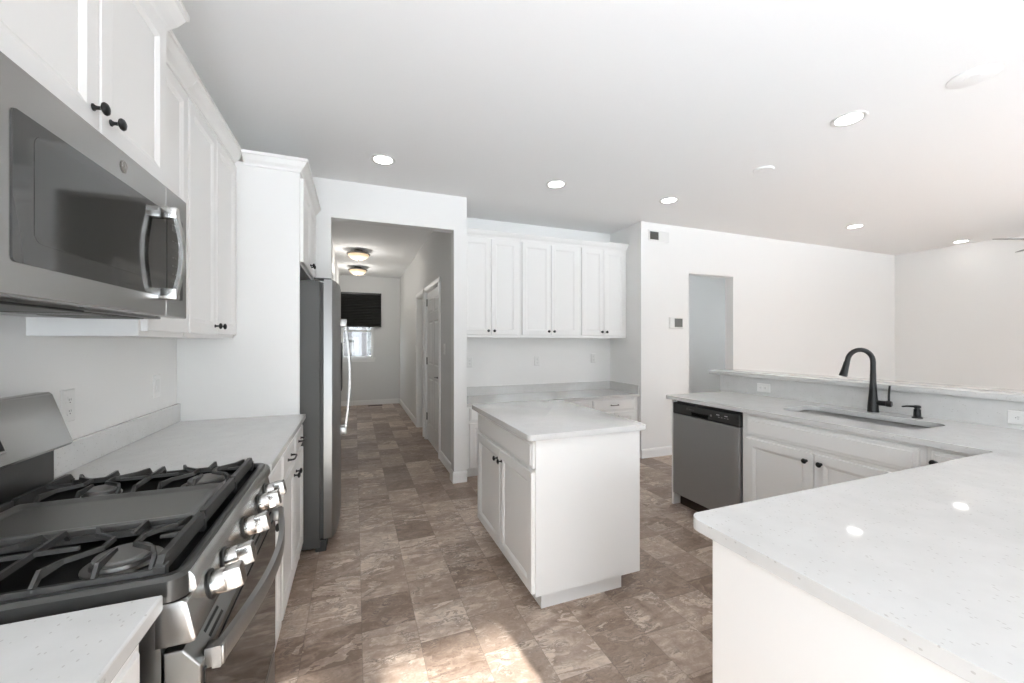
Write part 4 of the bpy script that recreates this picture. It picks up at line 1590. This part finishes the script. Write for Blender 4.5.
# flat round plates on the ceiling
for (x, y, r, h), nm, lb, ct in (((3.12, 2.30, 0.075, 0.014), 'smoke_detector', 'small white round detector on the ceiling', 'smoke detector'),
                                 ((3.065, 1.085, 0.10, 0.006), 'ceiling_speaker', 'large flat white round speaker cover on the ceiling', 'speaker')):
    t = thing(nm, (x, y, CZ), lb, ct)
    MB().lathe([(r, -0.0005), (r, -h * 0.6), (r * 0.92, -h), (0, -h)], (x, y, CZ), (0, 0, 1), 40).build('cover', M['ceiling'], t, True)
    MB().lathe([(r * 0.35, -h + 0.0005), (r * 0.35, -h - 0.002), (0, -h - 0.002)], (x, y, CZ), (0, 0, 1), 24).build('centre_cap', M['ceiling'], t, True)

# ceiling fan in the living room, one blade tip reaches into view
fc = Vector((7.29, 1.92, 0))
t = thing('ceiling_fan', (fc.x, fc.y, CZ), 'white ceiling fan whose blade tip shows at the right edge', 'ceiling fan')
mb = MB()
mb.lathe([(0.07, -0.0005), (0.07, -0.03), (0.02, -0.06), (0.014, -0.07), (0.014, -0.16)], (fc.x, fc.y, CZ), (0, 0, 1), 24)
mb.build('downrod', M['plastic_white'], t, True)
mb = MB()
mb.lathe([(0.03, -0.15), (0.10, -0.17), (0.12, -0.21), (0.12, -0.27), (0.09, -0.31), (0, -0.32)], (fc.x, fc.y, CZ), (0, 0, 1), 28)
mb.build('motor_housing', M['plastic_white'], t, True)
a0 = math.atan2(0.3655, -0.931)
for k in range(3):
    a = a0 + k * 2 * PI / 3
    dv = Vector((math.cos(a), math.sin(a), 0))
    sv = Vector((-dv.y, dv.x, 0))
    zc_ = 2.51
    lp = []
    for r, wv in ((0.10, 0.025), (0.18, 0.05), (0.30, 0.065), (0.58, 0.072), (0.66, 0.066), (0.685, 0.045)):
        c = fc + dv * r
        tl = -0.20
        lp.append([(c + sv * wv + Vector((0, 0, zc_ + wv * tl + 0.004))), (c + sv * wv + Vector((0, 0, zc_ + wv * tl - 0.004))),
                   (c - sv * wv + Vector((0, 0, zc_ - wv * tl - 0.004))), (c - sv * wv + Vector((0, 0, zc_ - wv * tl + 0.004)))])
    MB().rings(lp).build('blade', M['blade'], t)

# ------------------------------------------------------------------ outside the hall window
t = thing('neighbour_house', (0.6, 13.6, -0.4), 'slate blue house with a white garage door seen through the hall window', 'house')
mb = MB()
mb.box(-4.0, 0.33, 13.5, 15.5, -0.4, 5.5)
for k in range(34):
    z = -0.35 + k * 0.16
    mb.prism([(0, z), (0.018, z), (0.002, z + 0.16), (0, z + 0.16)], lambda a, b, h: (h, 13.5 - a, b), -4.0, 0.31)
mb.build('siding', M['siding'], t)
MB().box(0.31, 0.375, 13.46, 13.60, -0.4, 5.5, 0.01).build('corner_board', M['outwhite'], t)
mb = MB()
mb.box(-1.6, 0.12, 13.43, 13.478, -0.4, 1.50, 0.01)
gd = mb.build('garage_door', M['outwhite'], t)
mb = MB()
for k in range(6):
    mb.box(-1.55 + k * 0.26, -1.32 + k * 0.26, 13.42, 13.432, 1.34, 1.43, 0.004)
mb.build('window', M['blackglass'], gd)
mb = MB()
for z in (0.2, 0.6, 1.0, 1.25):
    mb.box(-1.6, 0.12, 13.424, 13.431, z, z + 0.012)
mb.build('seam', M['siding'], gd)
t = thing('tree', (0.80, 14.6, -0.4), 'green tree beside the neighbouring house outside the hall window', 'tree')
MB().tube([(0.80, 14.6, -0.4), (0.82, 14.6, 1.0), (0.79, 14.6, 2.2)], [0.09, 0.07, 0.04], 10).build('trunk', M['bark'], t)
mb = MB()
for k in range(5000):
    c = Vector((max(0.42, 0.80 + random.gauss(0, 0.33)), 14.6 + random.gauss(0, 0.33), 1.6 + random.gauss(0, 0.9)))
    u = Vector((random.gauss(0, 1), random.gauss(0, 1), random.gauss(0, 1))).normalized() * 0.07
    v = u.cross(Vector((random.gauss(0, 1), random.gauss(0, 1), random.gauss(0, 1)))).normalized() * 0.04
    q = [mb.bm.verts.new(p) for p in (c - u, c + v, c + u, c - v)]
    mb.bm.faces.new(q)
mb.build('foliage', M['leaf'], t)
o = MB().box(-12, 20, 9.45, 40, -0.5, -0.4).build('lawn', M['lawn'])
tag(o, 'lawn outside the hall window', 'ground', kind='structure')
